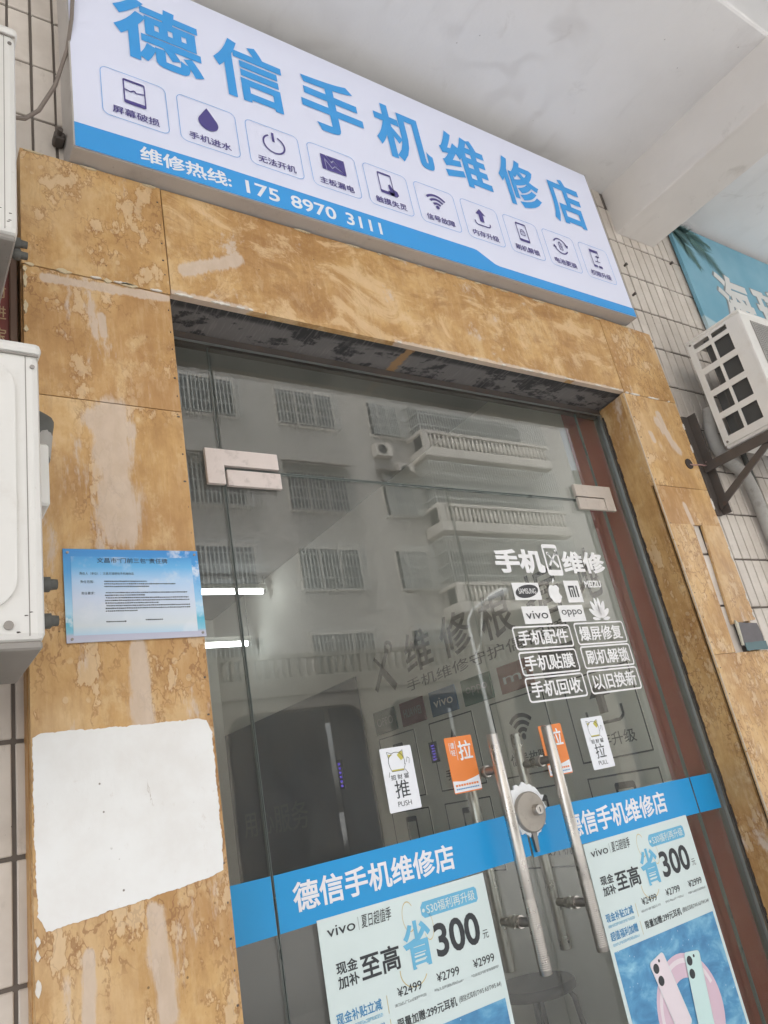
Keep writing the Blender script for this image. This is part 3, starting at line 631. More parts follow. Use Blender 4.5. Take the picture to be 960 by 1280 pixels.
for x0, z0, lab in ((1.281, 1.331, 'orange pull sticker on the left glass door beside its handle'), (1.630, 1.325, 'orange pull sticker behind the handle of the right glass door')):
    t_ = sticker(x0, z0, x0+.094, z0+.142, lab, 'orange', None)
    D2(front(G_Y-.0021)).poly([(x0+.001, z0+.003), (x0+.093, z0+.003), (x0+.093, z0+.038), (x0+.07, z0+.033), (x0+.04, z0+.028), (x0+.001, z0+.032)]).build('white_foot', M['sticker_white'], t_)
    text('拉', (x0+.040, z0+.080, x0+.086, z0+.130), ps_, M['sticker_white'], t_, .035)
    d = D2(ps_); d.line([(x0+.012, z0+.100), (x0+.012, z0+.128)], .0012); d.line([(x0+.033, z0+.082), (x0+.033, z0+.132)], .0012); d.build('rule', M['sticker_white'], t_)
    text('请', (x0+.015, z0+.112, x0+.029, z0+.128), ps_, M['sticker_white'], t_, .02); text('轻', (x0+.015, z0+.094, x0+.029, z0+.109), ps_, M['sticker_white'], t_, .02)
    d = D2(front(G_Y-.0026)); 
    for q in range(9): d.rect(x0+.008+q*.0088, z0+.017, x0+.0145+q*.0088, z0+.022)
    d.build('small_print', M['orange'], t_)
    d = D2(front(G_Y-.0026))
    for q in range(13): d.rect(x0+.008+q*.006, z0+.009, x0+.0125+q*.006, z0+.012)
    d.build('small_print', M['blue_ink'], t_)

# ---------------------------------------------------------------- sale posters
def make_water():
    t = NT('poster pool water'); a = t.noise(t.scale(t.P, (1, 1, 1.6)), 12, 6, .62, .4); c = t.ramp(a, [(.25, (.045, .17, .36)), (.5, (.10, .32, .55)), (.66, (.24, .52, .70)), (.78, (.45, .70, .80))])
    sp = t.step(t.vor(t.P, 60), .10, .04); c = t.mix(t.math('MULTIPLY', sp, t.step(t.noise(t.P, 8, 2), .5, .6)), c, (.75, .82, .86)); return t.bsdf(c, .5)
M['water'] = make_water()
M['pink'] = mat('poster pink', (.70, .52, .61), .5, var=.05, sc_=20); M['pale_pink'] = mat('poster pale pink', (.80, .71, .75), .5, var=.04, sc_=20); M['mint'] = mat('poster mint', (.60, .79, .77), .5, var=.04, sc_=20)
def tick(d, a, b, z, h):          # a line of print too small to read
    x = a
    while x < b:
        w_ = random.uniform(.0016, .0042)
        for q in (-.45, .0, .45):
            if random.random() < .8: d.rect(x, z+h*(q-.13), min(x+w_, b), z+h*(q+.10))
        if random.random() < .6: d.rect(x, z-h*.5, x+.0007, z+h*.5)
        x += w_+random.uniform(.0006, .0014)
def poster(x0, lab, dz=0.0):
    t_ = thing('sale_poster', lab, 'poster', (x0+.24, .149, .38), 'phone sale posters')
    zt_ = 1.136+dz; X = lambda u: x0+u; Z = lambda v: zt_-v
    box('sheet', (x0, x0+.478, G_Y-.0026, G_Y-.0012, .36, zt_), M['paper'], t_)
    p1, p2, p3 = front(G_Y-.0030), front(G_Y-.0034), front(G_Y-.0038)
    def tx(b, u0, v1, u1, v0, m_='ink', bold=.01, **k): return text(b, (X(u0), Z(v1), X(u1), Z(v0)), p2, M[m_], t_, bold, **k)
    tx('vivo', .020, .038, .092, .018, 'ink', .006, name='logo_lettering'); D2(p2).rect(X(.1005), Z(.041), X(.1015), Z(.015)).build('rule', M['grey_ink'], t_)
    tx('夏日超值季', .108, .040, .190, .013, 'ink', .004, shear=.18)
    d = D2(p1); d.poly([(X(.272), Z(.050)), (X(.280), Z(.058)), (X(.440), Z(.058)), (X(.446), Z(.052)), (X(.446), Z(.030)), (X(.440), Z(.024)), (X(.280), Z(.024)), (X(.272), Z(.034))]); tg = d.build('tag_shape', M['pale_blue_ink'], t_)
    tx('S30福利再升级', .288, .0525, .438, .0295, 'paper', .014); D2(p2).disc(X(.279), Z(.042), .004).build('tag_hole', M['paper'], t_)
    y_ = D2(p1); y_.arc(X(.235), Z(.045), .032, .0022, 40, 330, 30, .55); y_.arc(X(.285), Z(.075), .030, .0020, -150, 90, 24, .5); y_.arc(X(.225), Z(.150), .035, .0020, 170, 330, 24, 1.1); y_.build('string_loop', M['yellow_ink'], t_)
    tx('现金', .030, .113, .084, .089, 'ink', .04); tx('加补', .030, .140, .084, .116, 'ink', .04); tx('至高', .090, .140, .194, .089, 'ink', .04)
    tx('省', .206, .152, .288, .056, 'pale_blue_ink', .055)
    d = D2(p3)
    for k in range(3): d.rect(X(.232), Z(.128+.0092*k-.002), X(.262), Z(.128+.0092*k+.0015))
    d.build('white_bars', M['paper'], t_)
    tx('300', .296, .146, .432, .076, 'ink', .05); tx('元', .438, .140, .456, .122, 'ink', 0)
    for u, s_ in ((.172, '¥2499'), (.282, '¥2799'), (.392, '¥2999')):
        tx(s_, u, .192, u+.066, .174, 'ink', .008)
        d = D2(p2); 
        tick(d, X(u-.012), X(u+.074), Z(.205), .0045)
        d.build('small_print', M['grey_ink'], t_)
    for v, s_ in ((.180, '现金补贴立减'), (.225, '超值福利加赠')):
        tx(s_, .014, v+.022, .128, v, 'blue_ink', .03)
        d = D2(p2)
        tick(d, X(.016), X(.126), Z(v+.031), .0055)
        d.build('small_print', M['pale_blue_ink'], t_)
        D2(p2).rect(X(.142), Z(v+.034), X(.1434), Z(v)).build('rule', M['yellow_ink'], t_)
    tx('限量加赠:299元耳机', .160, .250, .325, .230, 'ink', .03); tx('(颈挂式耳机/TWS A3/TWS A4)', .332, .248, .462, .234, 'ink', 0)
    D2(p1).rect(X(.012), Z(.70), X(.466), Z(.272)).build('water_picture', M['water'], t_)
    # swim ring with two phones
    rg = D2(p2); rg.arc(X(.250), Z(.475), .140, .060, 0, 360, 44, 1.0); rg.build('swim_ring', M['pink'], t_); D2(p3).arc(X(.250), Z(.475), .128, .012, 20, 330, 40, 1.0).build('ring_highlight', M['pale_pink'], t_)
    for nm, cx, cz, an, m_ in (('pictured_phone', .182, .397, 13, 'pale_pink'), ('pictured_phone', .305, .420, -8, 'mint')):
        y4 = G_Y-.0046-(.0008 if m_ == 'mint' else 0)
        def pl(u, v, cx=cx, cz=cz, an=an, y4=y4): c_, s__ = math.cos(R(an)), math.sin(R(an)); return (X(cx)+u*c_-v*s__, y4, Z(cz)+u*s__+v*c_)
        D2(pl).rrect(-.034, -.11, .034, .078, .010).build(nm, M[m_], t_)
        pq = lambda u, v, f=pl: (f(u, v)[0], f(u, v)[1]-.0004, f(u, v)[2])
        d = D2(pq); d.disc(-.016, .056, .012); d.disc(-.016, .024, .012); d.disc(.006, .066, .004); d.build('camera_lens', M['ink'], t_)
        D2(pq).rframe(-.034, -.11, .034, .078, .010, .0015).build('phone_outline', M['paper'], t_)
    return t_
poster(.838, 'phone sale poster on the left glass door', 0.002); poster(1.688, 'phone sale poster on the right glass door', -.001)

# ================================================================ the light-box shop sign
sg = thing('shop_sign', 'white and blue light box shop sign above the doorway', 'sign', (1.46, .05, 2.985))
SX0, SX1, SZ0, SZ1, SY = .364, 2.556, 2.984, 3.755, -.053
def sheet(x0, x1, z0, z1, y_, nx, nz, amp):
    vs, fs = [], []
    for j in range(nz+1):
        for i in range(nx+1):
            u, v = i/nx, j/nz; d_ = amp*math.sin(math.pi*u)*math.sin(math.pi*v)*(.6+.4*math.sin(u*9+v*3))
            vs.append((x0+u*(x1-x0), y_-d_, z0+v*(z1-z0)))
    for j in range(nz):
        for i in range(nx): a_ = j*(nx+1)+i; fs.append((a_, a_+1, a_+nx+2, a_+nx+1))
    return vs, fs
box('casing', (SX0+.002, SX1-.002, SY+.0035, TW-.004, SZ0, SZ1), M['sign_metal'], sg, .002)
vs, fs = sheet(SX0+.003, SX1-.003, SZ0+.001, SZ1-.002, SY+.002, 40, 14, .0006); MB().add(vs, fs, True).build('face', M['sign_white'], sg)
for b_ in ((SX0, SX0+.004, SY, TW-.006, SZ0-.001, SZ1), (SX1-.004, SX1, SY, TW-.006, SZ0-.001, SZ1)): box('edge_trim', b_, M['sign_metal'], sg)
pS = front(SY-.0003); pS2 = front(SY-.0007)
bd = D2(pS).poly([(SX0+.004, SZ0+.0012), (SX1-.004, SZ0+.0012), (SX1-.004, SZ0+.044), (1.805, SZ0+.044), (1.785, SZ0+.048), (1.712, SZ0+.088), (1.70, SZ0+.090), (.72, SZ0+.090), (SX0+.004, SZ0+.082)]).build('blue_band', M['sign_blue'], sg)
text('维修热线:', (.530, 3.003, .785, 3.056), pS2, M['sign_letter_white'], bd, .045); [text(q_, (xa_, 3.004, xb_, 3.052), pS2, M['sign_letter_white'], bd, .035) for q_, xa_, xb_ in (('175', .829, .935), ('8970', .972, 1.127), ('3111', 1.163, 1.296))]
for ch, xa, xb in zip('德信手机维修店', (.490, .788, 1.086, 1.376, 1.669, 1.962, 2.238), (.736, 1.012, 1.312, 1.606, 1.888, 2.170, 2.432)):
    text(ch, (xa-.002, 3.388, xb+.010, 3.646), pS, M['sign_blue'], sg, .050, 'character')
caps = ['屏幕破损', '手机进水', '无法开机', '主板漏电', '触摸失灵', '信号故障', '内存升级', '刷机解锁', '电池更换', '权限升级']
for i, cp in enumerate(caps):
    x0 = .441+.2090*i; x1 = x0+.178; z0, z1 = 3.130, 3.308; cx = (x0+x1)/2
    f_ = D2(pS).rframe(x0, z0, x1, z1, .020, .0015).build('icon_frame', M['sign_blue'], sg)
    text(cp, (x0+.026, 3.147, x1-.026, 3.175), pS, M['sign_purple'], f_, .025)
    d = D2(pS); cz = 3.243
    def phone(cx, cz, w_, h_, t_=.005): d.ring(d.rpts(cx-w_, cz-h_, cx+w_, cz+h_, .006), d.rpts(cx-w_+t_*.7, cz-h_+t_*2.6, cx+w_-t_*.7, cz+h_-t_*1.5, .001))
    if i == 0:
        phone(cx, cz, .030, .046); d.line([(cx-.027, cz+.006), (cx-.010, cz+.002), (cx, cz+.010), (cx+.004, cz+.002), (cx+.027, cz+.008)], .004)
    elif i == 1:
        d.poly([(cx+.030*math.sin(q), cz-.012-.030*math.cos(q)) for q in [R(-118+236*k/24) for k in range(25)]]+[(cx+.010, cz+.030), (cx, cz+.046), (cx-.010, cz+.030)])
    elif i == 2:
        d.arc(cx, cz-.004, .038, .0055, 115, 425, 36); d.rect(cx-.004, cz+.006, cx+.004, cz+.044)
    elif i == 3:
        d.poly([(cx-.044, cz-.032), (cx-.044, cz+.032), (cx-.026, cz+.032), (cx-.006, cz+.004), (cx+.002, cz+.014), (cx+.030, cz-.018), (cx+.004, cz-.004), (cx-.006, cz-.016), (cx-.032, cz+.020), (cx-.030, cz-.032)])
        d.poly([(cx-.024, cz+.032), (cx+.044, cz+.032), (cx+.044, cz-.032), (cx-.028, cz-.032), (cx-.029, cz+.010), (cx-.007, cz-.021), (cx+.004, cz-.009), (cx+.034, cz-.024), (cx+.002, cz+.020), (cx-.006, cz+.010)])
    elif i == 4:
        phone(cx-.006, cz, .028, .046); d.poly([(cx+.002, cz-.004), (cx+.010, cz+.002), (cx+.018, cz-.014), (cx+.036, cz-.022), (cx+.040, cz-.038), (cx+.030, cz-.048), (cx+.008, cz-.046), (cx-.004, cz-.030), (cx+.006, cz-.028)])
    elif i == 5:
        for q in (.062, .044, .026): d.arc(cx, cz-.030, q, .0095, 45, 135, 14)
        d.disc(cx, cz-.026, .008)
    elif i == 6:
        d.poly([(cx-.010, cz-.020), (cx+.010, cz-.020), (cx+.010, cz+.014), (cx+.024, cz+.014), (cx, cz+.042), (cx-.024, cz+.014), (cx-.010, cz+.014)]); d.line([(cx-.036, cz-.020), (cx-.036, cz-.030), (cx-.028, cz-.038), (cx+.028, cz-.038), (cx+.036, cz-.030), (cx+.036, cz-.020)], .005)
    elif i == 7:
        phone(cx, cz, .027, .046); d.rframe(cx-.012, cz-.014, cx+.012, cz+.006, .002, .003); d.arc(cx, cz+.006, .010, .003, 0, 180, 10); d.rect(cx-.001, cz-.008, cx+.001, cz)
    elif i == 8:
        d.arc(cx, cz, .040, .006, 20, 150, 18); d.arc(cx, cz, .040, .006, 200, 330, 18); d.poly([(cx+.026, cz+.014), (cx+.046, cz+.014), (cx+.038, cz-.002)]); d.poly([(cx-.026, cz-.014), (cx-.046, cz-.014), (cx-.038, cz+.002)])
        d.rframe(cx-.010, cz-.020, cx+.010, cz+.018, .003, .003); d.rect(cx-.004, cz+.019, cx+.004, cz+.023); d.line([(cx+.003, cz+.012), (cx-.004, cz-.001), (cx+.004, cz-.001), (cx-.003, cz-.013)], .0025)
    else:
        d.rect(cx-.026, cz+.032, cx+.026, cz+.046); d.rect(cx-.026, cz-.046, cx-.004, cz-.034); d.rect(cx+.004, cz-.046, cx+.026, cz-.034); d.line([(cx-.024, cz+.032), (cx-.024, cz-.034)], .003); d.line([(cx+.024, cz+.012), (cx+.024, cz+.032)], .003)
        d.line([(cx, cz+.012), (cx+.022, cz+.012)], .004); d.poly([(cx+.010, cz+.020), (cx+.026, cz+.012), (cx+.010, cz+.004)]); d.line([(cx-.008, cz-.014), (cx+.022, cz-.014)], .004); d.line([(cx+.008, cz-.014), (cx+.008, cz-.001)], .004)
    d.build('icon', M['sign_purple'], f_)

# ================================================================ civic notice board on the left pillar
nb = thing('notice_board', 'blue sky printed civic notice board screwed to the left ochre pillar', 'notice board', (.456, -.004, 1.737))
def make_sky_print():
    t = NT('printed sky and sea'); X, Y, Z = t.xyz(); g_ = t.step(Z, 1.74, 1.93)
    g_ = t.n('ShaderNodeMapRange'); t.L(Z, g_.inputs[0]); g_.inputs[1].default_value = 1.737; g_.inputs[2].default_value = 1.931
    c = t.ramp(g_.outputs[0], [(0, (.50, .52, .62)), (.07, (.50, .50, .62)), (.10, (.22, .52, .66)), (.22, (.10, .45, .62)), (.30, (.42, .66, .82)), (.45, (.30, .56, .80)), (.75, (.07, .34, .70)), (1, (.04, .25, .60))])
    cl_ = t.math('MULTIPLY', t.step(t.noise(t.P, 22, 6, .62), .46, .62), t.step(t.math('ADD', X, t.math('MULTIPLY', t.noise(t.P, 30, 3), .05)), .50, .60)); cl_ = t.math('MULTIPLY', cl_, t.step(Z, 1.84, 1.89)); c = t.mix(cl_, c, (.74, .78, .84))
    c2 = t.math('MULTIPLY', t.step(t.noise(t.P, 34, 5, .6), .50, .60), t.step(Z, 1.83, 1.79)); c2 = t.math('MULTIPLY', c2, t.step(Z, 1.76, 1.78)); c = t.mix(t.math('MULTIPLY', c2, .7), c, (.75, .80, .84))
    return t.bsdf(c, .35, 0, None, .5)
M['sky_print'] = make_sky_print()
def make_pale_print():
    t = NT('pale printed panel'); X, Y, Z = t.xyz(); g_ = t.n('ShaderNodeMapRange'); t.L(Z, g_.inputs[0]); g_.inputs[1].default_value = 1.75; g_.inputs[2].default_value = 1.915
    c = t.ramp(g_.outputs[0], [(0, (.44, .62, .76)), (.12, (.62, .68, .72)), (.45, (.58, .66, .80)), (.68, (.42, .60, .82)), (.86, (.14, .44, .76)), (1, (.06, .31, .66))]); c = t.mix(t.step(t.noise(t.P, 18, 4), .52, .7, 0, .5), c, (.70, .74, .80)); return t.bsdf(c, .35)
M['pale_print'] = make_pale_print()
MB().prism([(.317, 1.737), (.5955, 1.739), (.5935, 1.931), (.3155, 1.930)], -.005, -.0018).build('board', M['sky_print'], nb)
pn = front(-.0054); pn2 = front(-.0058)
D2(pn).rect(.330, 1.751, .578, 1.914).build('text_field', M['pale_print'], nb)
text('文昌市“门前三包”责任牌', (.380, 1.9005, .525, 1.9115), pn2, M['ink'], nb, .01)
text('责任人（单位）：文昌文城德信手机维修店', (.345, 1.8745, .452, 1.8805), pn2, M['ink'], nb, .012)
text('责任范围：', (.346, 1.857, .372, 1.863), pn2, M['ink'], nb, .012); text('责任要求：', (.347, 1.833, .373, 1.839), pn2, M['ink'], nb, .012)
d = D2(pn2)
def lines(x0, x1, z, h=.0028):
    x = x0
    while x < x1:
        w_ = random.uniform(.0022, .0040); d.rect(x, z-h*random.uniform(.35, .5), min(x+w_, x1), z+h*random.uniform(.3, .5)); x += w_+random.uniform(.0005, .0012)
for z, a_, b_ in ((1.861, .392, .478), (1.8555, .392, .538), (1.850, .392, .482), (1.837, .394, .562), (1.8315, .392, .472), (1.826, .394, .564), (1.8205, .392, .566), (1.815, .392, .500), (1.8095, .394, .566), (1.804, .392, .566), (1.7985, .392, .455), (1.7765, .392, .432), (1.7785, .470, .505)): lines(a_, b_, z)
tag(d.build('small_print', M['ink'], nb), kind='stuff')
for x, z in ((.324, 1.922), (.586, 1.922), (.327, 1.744), (.588, 1.747)): MB().tube([(x, -.0050, z), (x, -.0066, z)], .0028, 10).build('screw', M['steel_dark'], nb)

# ================================================================ air-conditioner outdoor units
def ac_left(name_label, xr, z0, z1):
    t_ = thing('outdoor_unit', name_label, 'air conditioner', (xr-.39, -.17, z0), 'air conditioner outdoor units')
    x0 = xr-.78; yf, yk = -.30, -.055
    box('casing', (x0, xr, yf, yk, z0+.012, z1-.022), M['ac_white'], t_, .012)
    box('lid', (x0-.004, xr+.004, yf-.004, yk+.002, z1-.024, z1), M['ac_white'], t_, .010)
    MB().prism(D2(None).rpts(x0+.05, z0+.06, xr-.040, z1-.050, .05, 8), yf-.006, yf+.001).build('front_panel', M['ac_white'], t_)
    MB().prism(D2(None).rpts(x0+.10, z0+.09, xr-.24, z1-.09, .15, 10), yf-.009, yf-.0058).build('fan_grille', M['ac_grey'], t_)
    box('base_tray', (x0+.006, xr-.004, yf+.006, yk-.004, z0, z0+.0135), M['ac_grey'], t_, .003)
    for fx in (x0+.10, xr-.09): box('foot', (fx-.02, fx+.02, yf-.012, yk+.03, z0-.022, z0-.0005), M['ac_grey'], t_, .003)
    box('seam', (xr-.0235, xr-.0222, yf-.0006, yf+.002, z0+.02, z1-.026), M['ac_grey'], t_); box('lid_gap', (x0+.004, xr-.002, yf-.0008, yf+.002, z1-.0275, z1-.0242), M['ac_grey'], t_)
    for k in range(4): q = random.uniform(0, 1); zq = z0+.02+.05*random.random(); MB().prism(jag([(xr-.014-.03*q, zq), (xr-.009-.03*q, zq+.001), (xr-.0105-.03*q, zq+.0022), (xr-.0145-.03*q, zq+.0018)], .0004, .001), yf-.0006, yf-.0001).build('paint_chip', M['rust'], t_)
    MB().tube([(xr-.012, yf-.0005, z1-.05), (xr-.012, yf-.003, z1-.05)], .004, 10).build('screw', M['steel_dark'], t_)
    MB().tube([(xr-.052, yf-.0005, z0+.036), (xr-.052, yf-.004, z0+.036)], .007, 12).build('screw', M['steel_dark'], t_)
    return t_
lo = ac_left('lower cream outdoor unit beside the left pillar and notice board', .226, 1.655, 2.200)
box('valve_cover', (.2265, .252, -.225, -.150, 1.925, 2.045), M['ac_white'], lo, .004)
MB().tube([(.245, -.16, 2.046), (.252, -.15, 2.10), (.250, -.13, 2.13), (.24, -.09, 2.14), (.235, .03, 2.14)], .022, 14).build('pipe_lagging', M['foam'], lo)
MB().tube([(.238, -.152, 2.098), (.252, -.149, 2.106), (.256, -.140, 2.130), (.250, -.12, 2.146)], .0235, 14).build('pipe_tape', M['rubber'], lo)
for z in (1.735, 1.800):
    MB().tube([(.224, -.17, z), (.248, -.17, z), (.262, -.17, z)], [.010, .010, .008], 12).build('valve', M['rubber'], lo)
    MB().tube([(.246, -.17, z-.001), (.258, -.17, z-.001), (.2585, -.17, z-.001), (.270, -.17, z-.001)], [.0135, .0135, .010, .009], 6).build('valve_cap', M['rubber'], lo)
    MB().tube([(.246, -.16, z), (.249, -.12, z+.002), (.246, -.04, z+.01), (.24, .04, z+.02)], .006, 8).build('copper_pipe', M['rubber'], lo)
uo = ac_left('upper cream outdoor unit beside the shop sign at the left edge', .196, 2.425, 2.985)
for z in (2.545, 2.575):
    MB().tube([(.194, -.12, z), (.222, -.12, z), (.234, -.12, z)], [.010, .010, .008], 12).build('valve', M['rubber'], uo)
    MB().tube([(.216, -.12, z), (.228, -.12, z), (.2285, -.12, z), (.242, -.12, z)], [.0125, .0125, .009, .008], 6).build('valve_cap', M['rubber'], uo)
for zz_, lab in ((1.632, 'rusty steel bracket under the lower left outdoor unit'), (2.402, 'rusty steel bracket under the upper left outdoor unit')):
    t_ = thing('unit_bracket', lab, 'bracket', (.13, .05, zz_-.2), 'outdoor unit brackets')
    box('arm', (.118, .142, -.33, .050, zz_-.030, zz_-.001), M['rust'], t_, .002); box('wall_plate', (.112, .148, .0405, .0495, zz_-.25, zz_+.03), M['rust'], t_, .002)
    MB().tube([(.1365, .04, zz_-.235), (.1365, -.24, zz_-.03)], .009, 8).build('strut', M['rust'], t_)
# right-hand unit
ru = thing('outdoor_unit', 'cream outdoor unit on a dark bracket below the palm banner', 'air conditioner', (3.2, -.18, 2.41), 'air conditioner outdoor units')
X0, YF, YK, Z0, Z1 = 2.832, -.312, -.062, 2.412, 2.897
t_ = .004
# pierced side sheet, built as bars round ten openings
bars = MB(); ys = [(-.165, -.088), (-.246, -.176)]; zs = [(2.446, 2.524), (2.551, 2.629), (2.656, 2.734), (2.761, 2.839), (2.858, 2.880)]
yedges = [YF, -.246, -.176, -.163, -.090, YK]; zedges = [Z0, 2.446, 2.524, 2.551, 2.629, 2.656, 2.734, 2.761, 2.839, 2.858, 2.880, Z1-.004]
for i in range(5):
    for j in range(11):
        if i in (1, 3) and j in (1, 3, 5, 7, 9): continue
        bars.box(X0, X0+t_, yedges[i], yedges[i+1], zedges[j], zedges[j+1])
bars.build('side_grille', M['ac_white'], ru)
box('casing', (X0+t_+.0002, X0+.78, YF, YF+.004, Z0, Z1-.004), M['ac_white'], ru); box('lid', (X0-.004, X0+.784, YF-.004, YK+.003, Z1-.0042, Z1+.010), M['ac_white'], ru, .004)
box('side_sheet', (X0+.776, X0+.78, YF+.0042, YK, Z0, Z1-.0046), M['ac_white'], ru)
box('base_tray', (X0+.004, X0+.776, YF+.006, YK-.002, Z0-.014, Z0+.004), M['ac_white'], ru, .003)
box('front_corner', (X0-.0008, X0+.020, YF-.0015, YF+.020, Z0+.002, Z1-.006), M['ac_white'], ru, .006)
fs_ = MB()
for k in range(76): y_ = -.302+k*.0022; fs_.box(X0+.012, X0+.017, y_, y_+.0012, Z0+.01, Z1-.03)
fs_.build('coil_fins', M['fin'], ru); box('coil_block', (X0+.018, X0+.05, -.304, -.128, Z0+.006, Z1-.02), M['fin'], ru)
box('partition', (X0+.05, X0+.056, -.127, YK-.02, Z0+.006, Z0+.25), M['fin'], ru)
gr = MB(); yg = YF-.004
for k in range(26): gr.box(X0+.068+k*.016, X0+.0715+k*.016, yg-.001, yg+.002, Z0+.03, Z1-.035)
for k in range(40): gr.box(X0+.068, X0+.472, yg-.003, yg-.001, Z0+.03+k*.0105, Z0+.033+k*.0105)
gr.build('fan_grille', mat('grille wire grey', (.40, .39, .37), .5, var=.1), ru); box('fan_recess', (X0+.064, X0+.476, YF-.0022, YF-.0004, Z0+.026, Z1-.031), M['ac_grey'], ru)
for z in (2.425, 2.886): MB().tube([(X0-.0002, -.078, z), (X0-.0022, -.078, z)], .005, 10).build('screw', M['steel_dark'], ru)
bk = thing('unit_bracket', 'dark triangular steel bracket carrying the right outdoor unit', 'bracket', (2.80, .04, 2.16), 'outdoor unit brackets')
MB().box(2.775, 2.815, .036, .050, 2.150, 2.60, c=.002).build('wall_plate', M['rust'], bk); MB().box(2.812, 2.818, -.0, .036, 2.150, 2.60).build('wall_flange', M['rust'], bk)
MB().box(2.795, 2.825, -.34, .034, 2.368, 2.374).build('arm_flange', M['rust'], bk); MB().box(2.790, 2.795, -.34, .034, 2.335, 2.374).build('arm', M['rust'], bk)
MB().add([(2.798, .030, 2.170), (2.798, .030, 2.205), (2.798, -.26, 2.360), (2.798, -.26, 2.332), (2.806, .030, 2.170), (2.806, .030, 2.205), (2.806, -.26, 2.360), (2.806, -.26, 2.332)], [(0, 1, 2, 3), (7, 6, 5, 4), (0, 4, 5, 1), (1, 5, 6, 2), (2, 6, 7, 3), (3, 7, 4, 0)]).build('strut', M['rust'], bk)
for x in (2.87, 3.5): MB().box(x-.02, x+.02, -.34, -.04, 2.376, 2.397, c=.004).build('rubber_pad', M['rubber'], bk)
b2 = thing('unit_bracket', 'far steel bracket under the right end of the right outdoor unit', 'bracket', (3.52, .04, 2.16), 'outdoor unit brackets')
MB().box(3.50, 3.54, .036, .050, 2.150, 2.60, c=.002).build('wall_plate', M['rust'], b2); MB().box(3.505, 3.535, -.34, .034, 2.335, 2.374).build('arm', M['rust'], b2); MB().tube([(3.52, .03, 2.19), (3.52, -.26, 2.345)], .012, 8).build('strut', M['rust'], b2)
tag(MB().tube([(2.90, -.02, 2.62), (2.885, .0, 2.52), (2.89, .005, 2.455), (2.92, .005, 2.405), (2.98, .005, 2.372), (3.04, .010, 2.345), (3.07, .015, 2.27), (3.08, .018, 2.15), (3.085, .02, 1.6)], .026, 14).build('lagged_pipe', M['foam']), 'grey lagged refrigerant pipe bending down behind the right outdoor unit', 'pipe')
tag(MB().tube([(2.637, .002, 2.345), (2.655, -.012, 2.336), (2.69, -.014, 2.340), (2.74, .0, 2.348), (2.79, .02, 2.362), (2.83, .03, 2.40)], .0026, 8).build('thin_wire', mat('pink wire', (.38, .22, .20), .5)), 'thin pinkish wire from the hole in the right pillar to the bracket', 'wire')
tag(MB().tube([(3.145, .034, 2.62), (3.14, .032, 2.3), (3.15, .034, 2.0), (3.155, .034, 1.4)], .012, 10).build('drain_pipe', M['rubber']), 'dark drain pipe running down the tiles right of the lagged pipe', 'pipe')

# ================================================================ left edge odds and ends
tag(MB().tube([(.385, -.075, 3.75), (.380, -.066, 3.55), (.374, -.058, 3.44), (.362, -.045, 3.33), (.332, -.03, 3.20), (.29, -.03, 3.09), (.255, -.045, 3.03), (.225, -.06, 3.005), (.19, -.08, 3.00)], .0052, 10).build('power_cable', M['cable']), 'brown cable looping from the sign corner to the upper left outdoor unit', 'cable')
fx = thing('sign_fixing', 'small dark bolt fixing at the lower left corner of the sign', 'fixing', (.348, .03, 3.08))
MB().box(.335, .362, .012, .050, 3.068, 3.092, c=.004).build('clip', M['rust'], fx); MB().tube([(.346, .03, 3.080), (.346, -.004, 3.080)], .007, 8).build('bolt', M['rust'], fx)
rp = thing('red_plaque', 'dark red plaque with gilt characters behind the left outdoor units', 'plaque', (.12, .04, 2.2))
box('board', (.0, .236, .030, .046, 2.20, 2.66), M['red_board'], rp); box('frame', (.228, .244, .020, .0465, 2.19, 2.67), mat('brown frame', (.13, .075, .05), .5), rp, .002)
for k in range(5): text('招财进宝福'[k], (.196, 2.60-k*.058, .222, 2.636-k*.058), front(.0292), M['gold_ink'], rp, .01, 'character')
for k, (x, y, z) in enumerate(((2.79, .044, 3.40), (2.772, .044, 3.23), (3.20, .044, 3.53), (2.76, .044, 2.97), (3.30, .04, 3.19))):
    n_ = MB().tube([(x, .056, z), (x, .044, z+.001), (x, .036, z+.001)], [.005, .006, .008], 8).build('wall_bolt', M['rust'])
    tag(n_, ('rusty bolt in the tiles by the upper right sign edge', 'rusty bolt in the tiles below the upper sign edge bolt', 'rusty bolt in the tiles between beam and palm banner', 'rusty bolt in the tiles beside the lower right sign corner', 'rusty bolt at the lower left corner of the palm banner')[k], 'bolt', 'bolts in the tile wall')

# ================================================================ neighbour's palm banner
bn = thing('palm_banner', 'blue neighbouring banner sign with palm frond and white characters at the right', 'banner', (4.2, .04, 2.9))
def make_banner():
    t = NT('banner sky print'); a = t.noise(t.P, 2.0, 4, .6); c = t.mix(t.step(a, .35, .7), (.14, .34, .45), (.22, .42, .52)); X, Y, Z = t.xyz()
    cd = t.step(t.math('ADD', Z, t.math('MULTIPLY', X, .30)), 4.22, 4.20); c = t.mix(t.math('MULTIPLY', cd, .75), c, (.50, .60, .62)); return t.bsdf(c, .5, 0, t.bump(t.noise(t.P, 3, 2), .1, .02))
box('sheet', (3.279, 5.6, .026, .044, 2.95, 3.815), make_banner(), bn, .001)
pb1, pb2 = front(.0250), front(.0240)
for ch, x0 in (('海', 3.515), ('琼', 3.875), ('酒', 4.235)):
    text(ch, (x0-.012, 3.235, x0+.298, 3.575), pb1, M['grey_ink'], bn, .06, 'character_shadow'); text(ch, (x0, 3.23, x0+.31, 3.570), pb2, mat('banner letter white', (.62, .62, .60), .5), bn, .06, 'character')
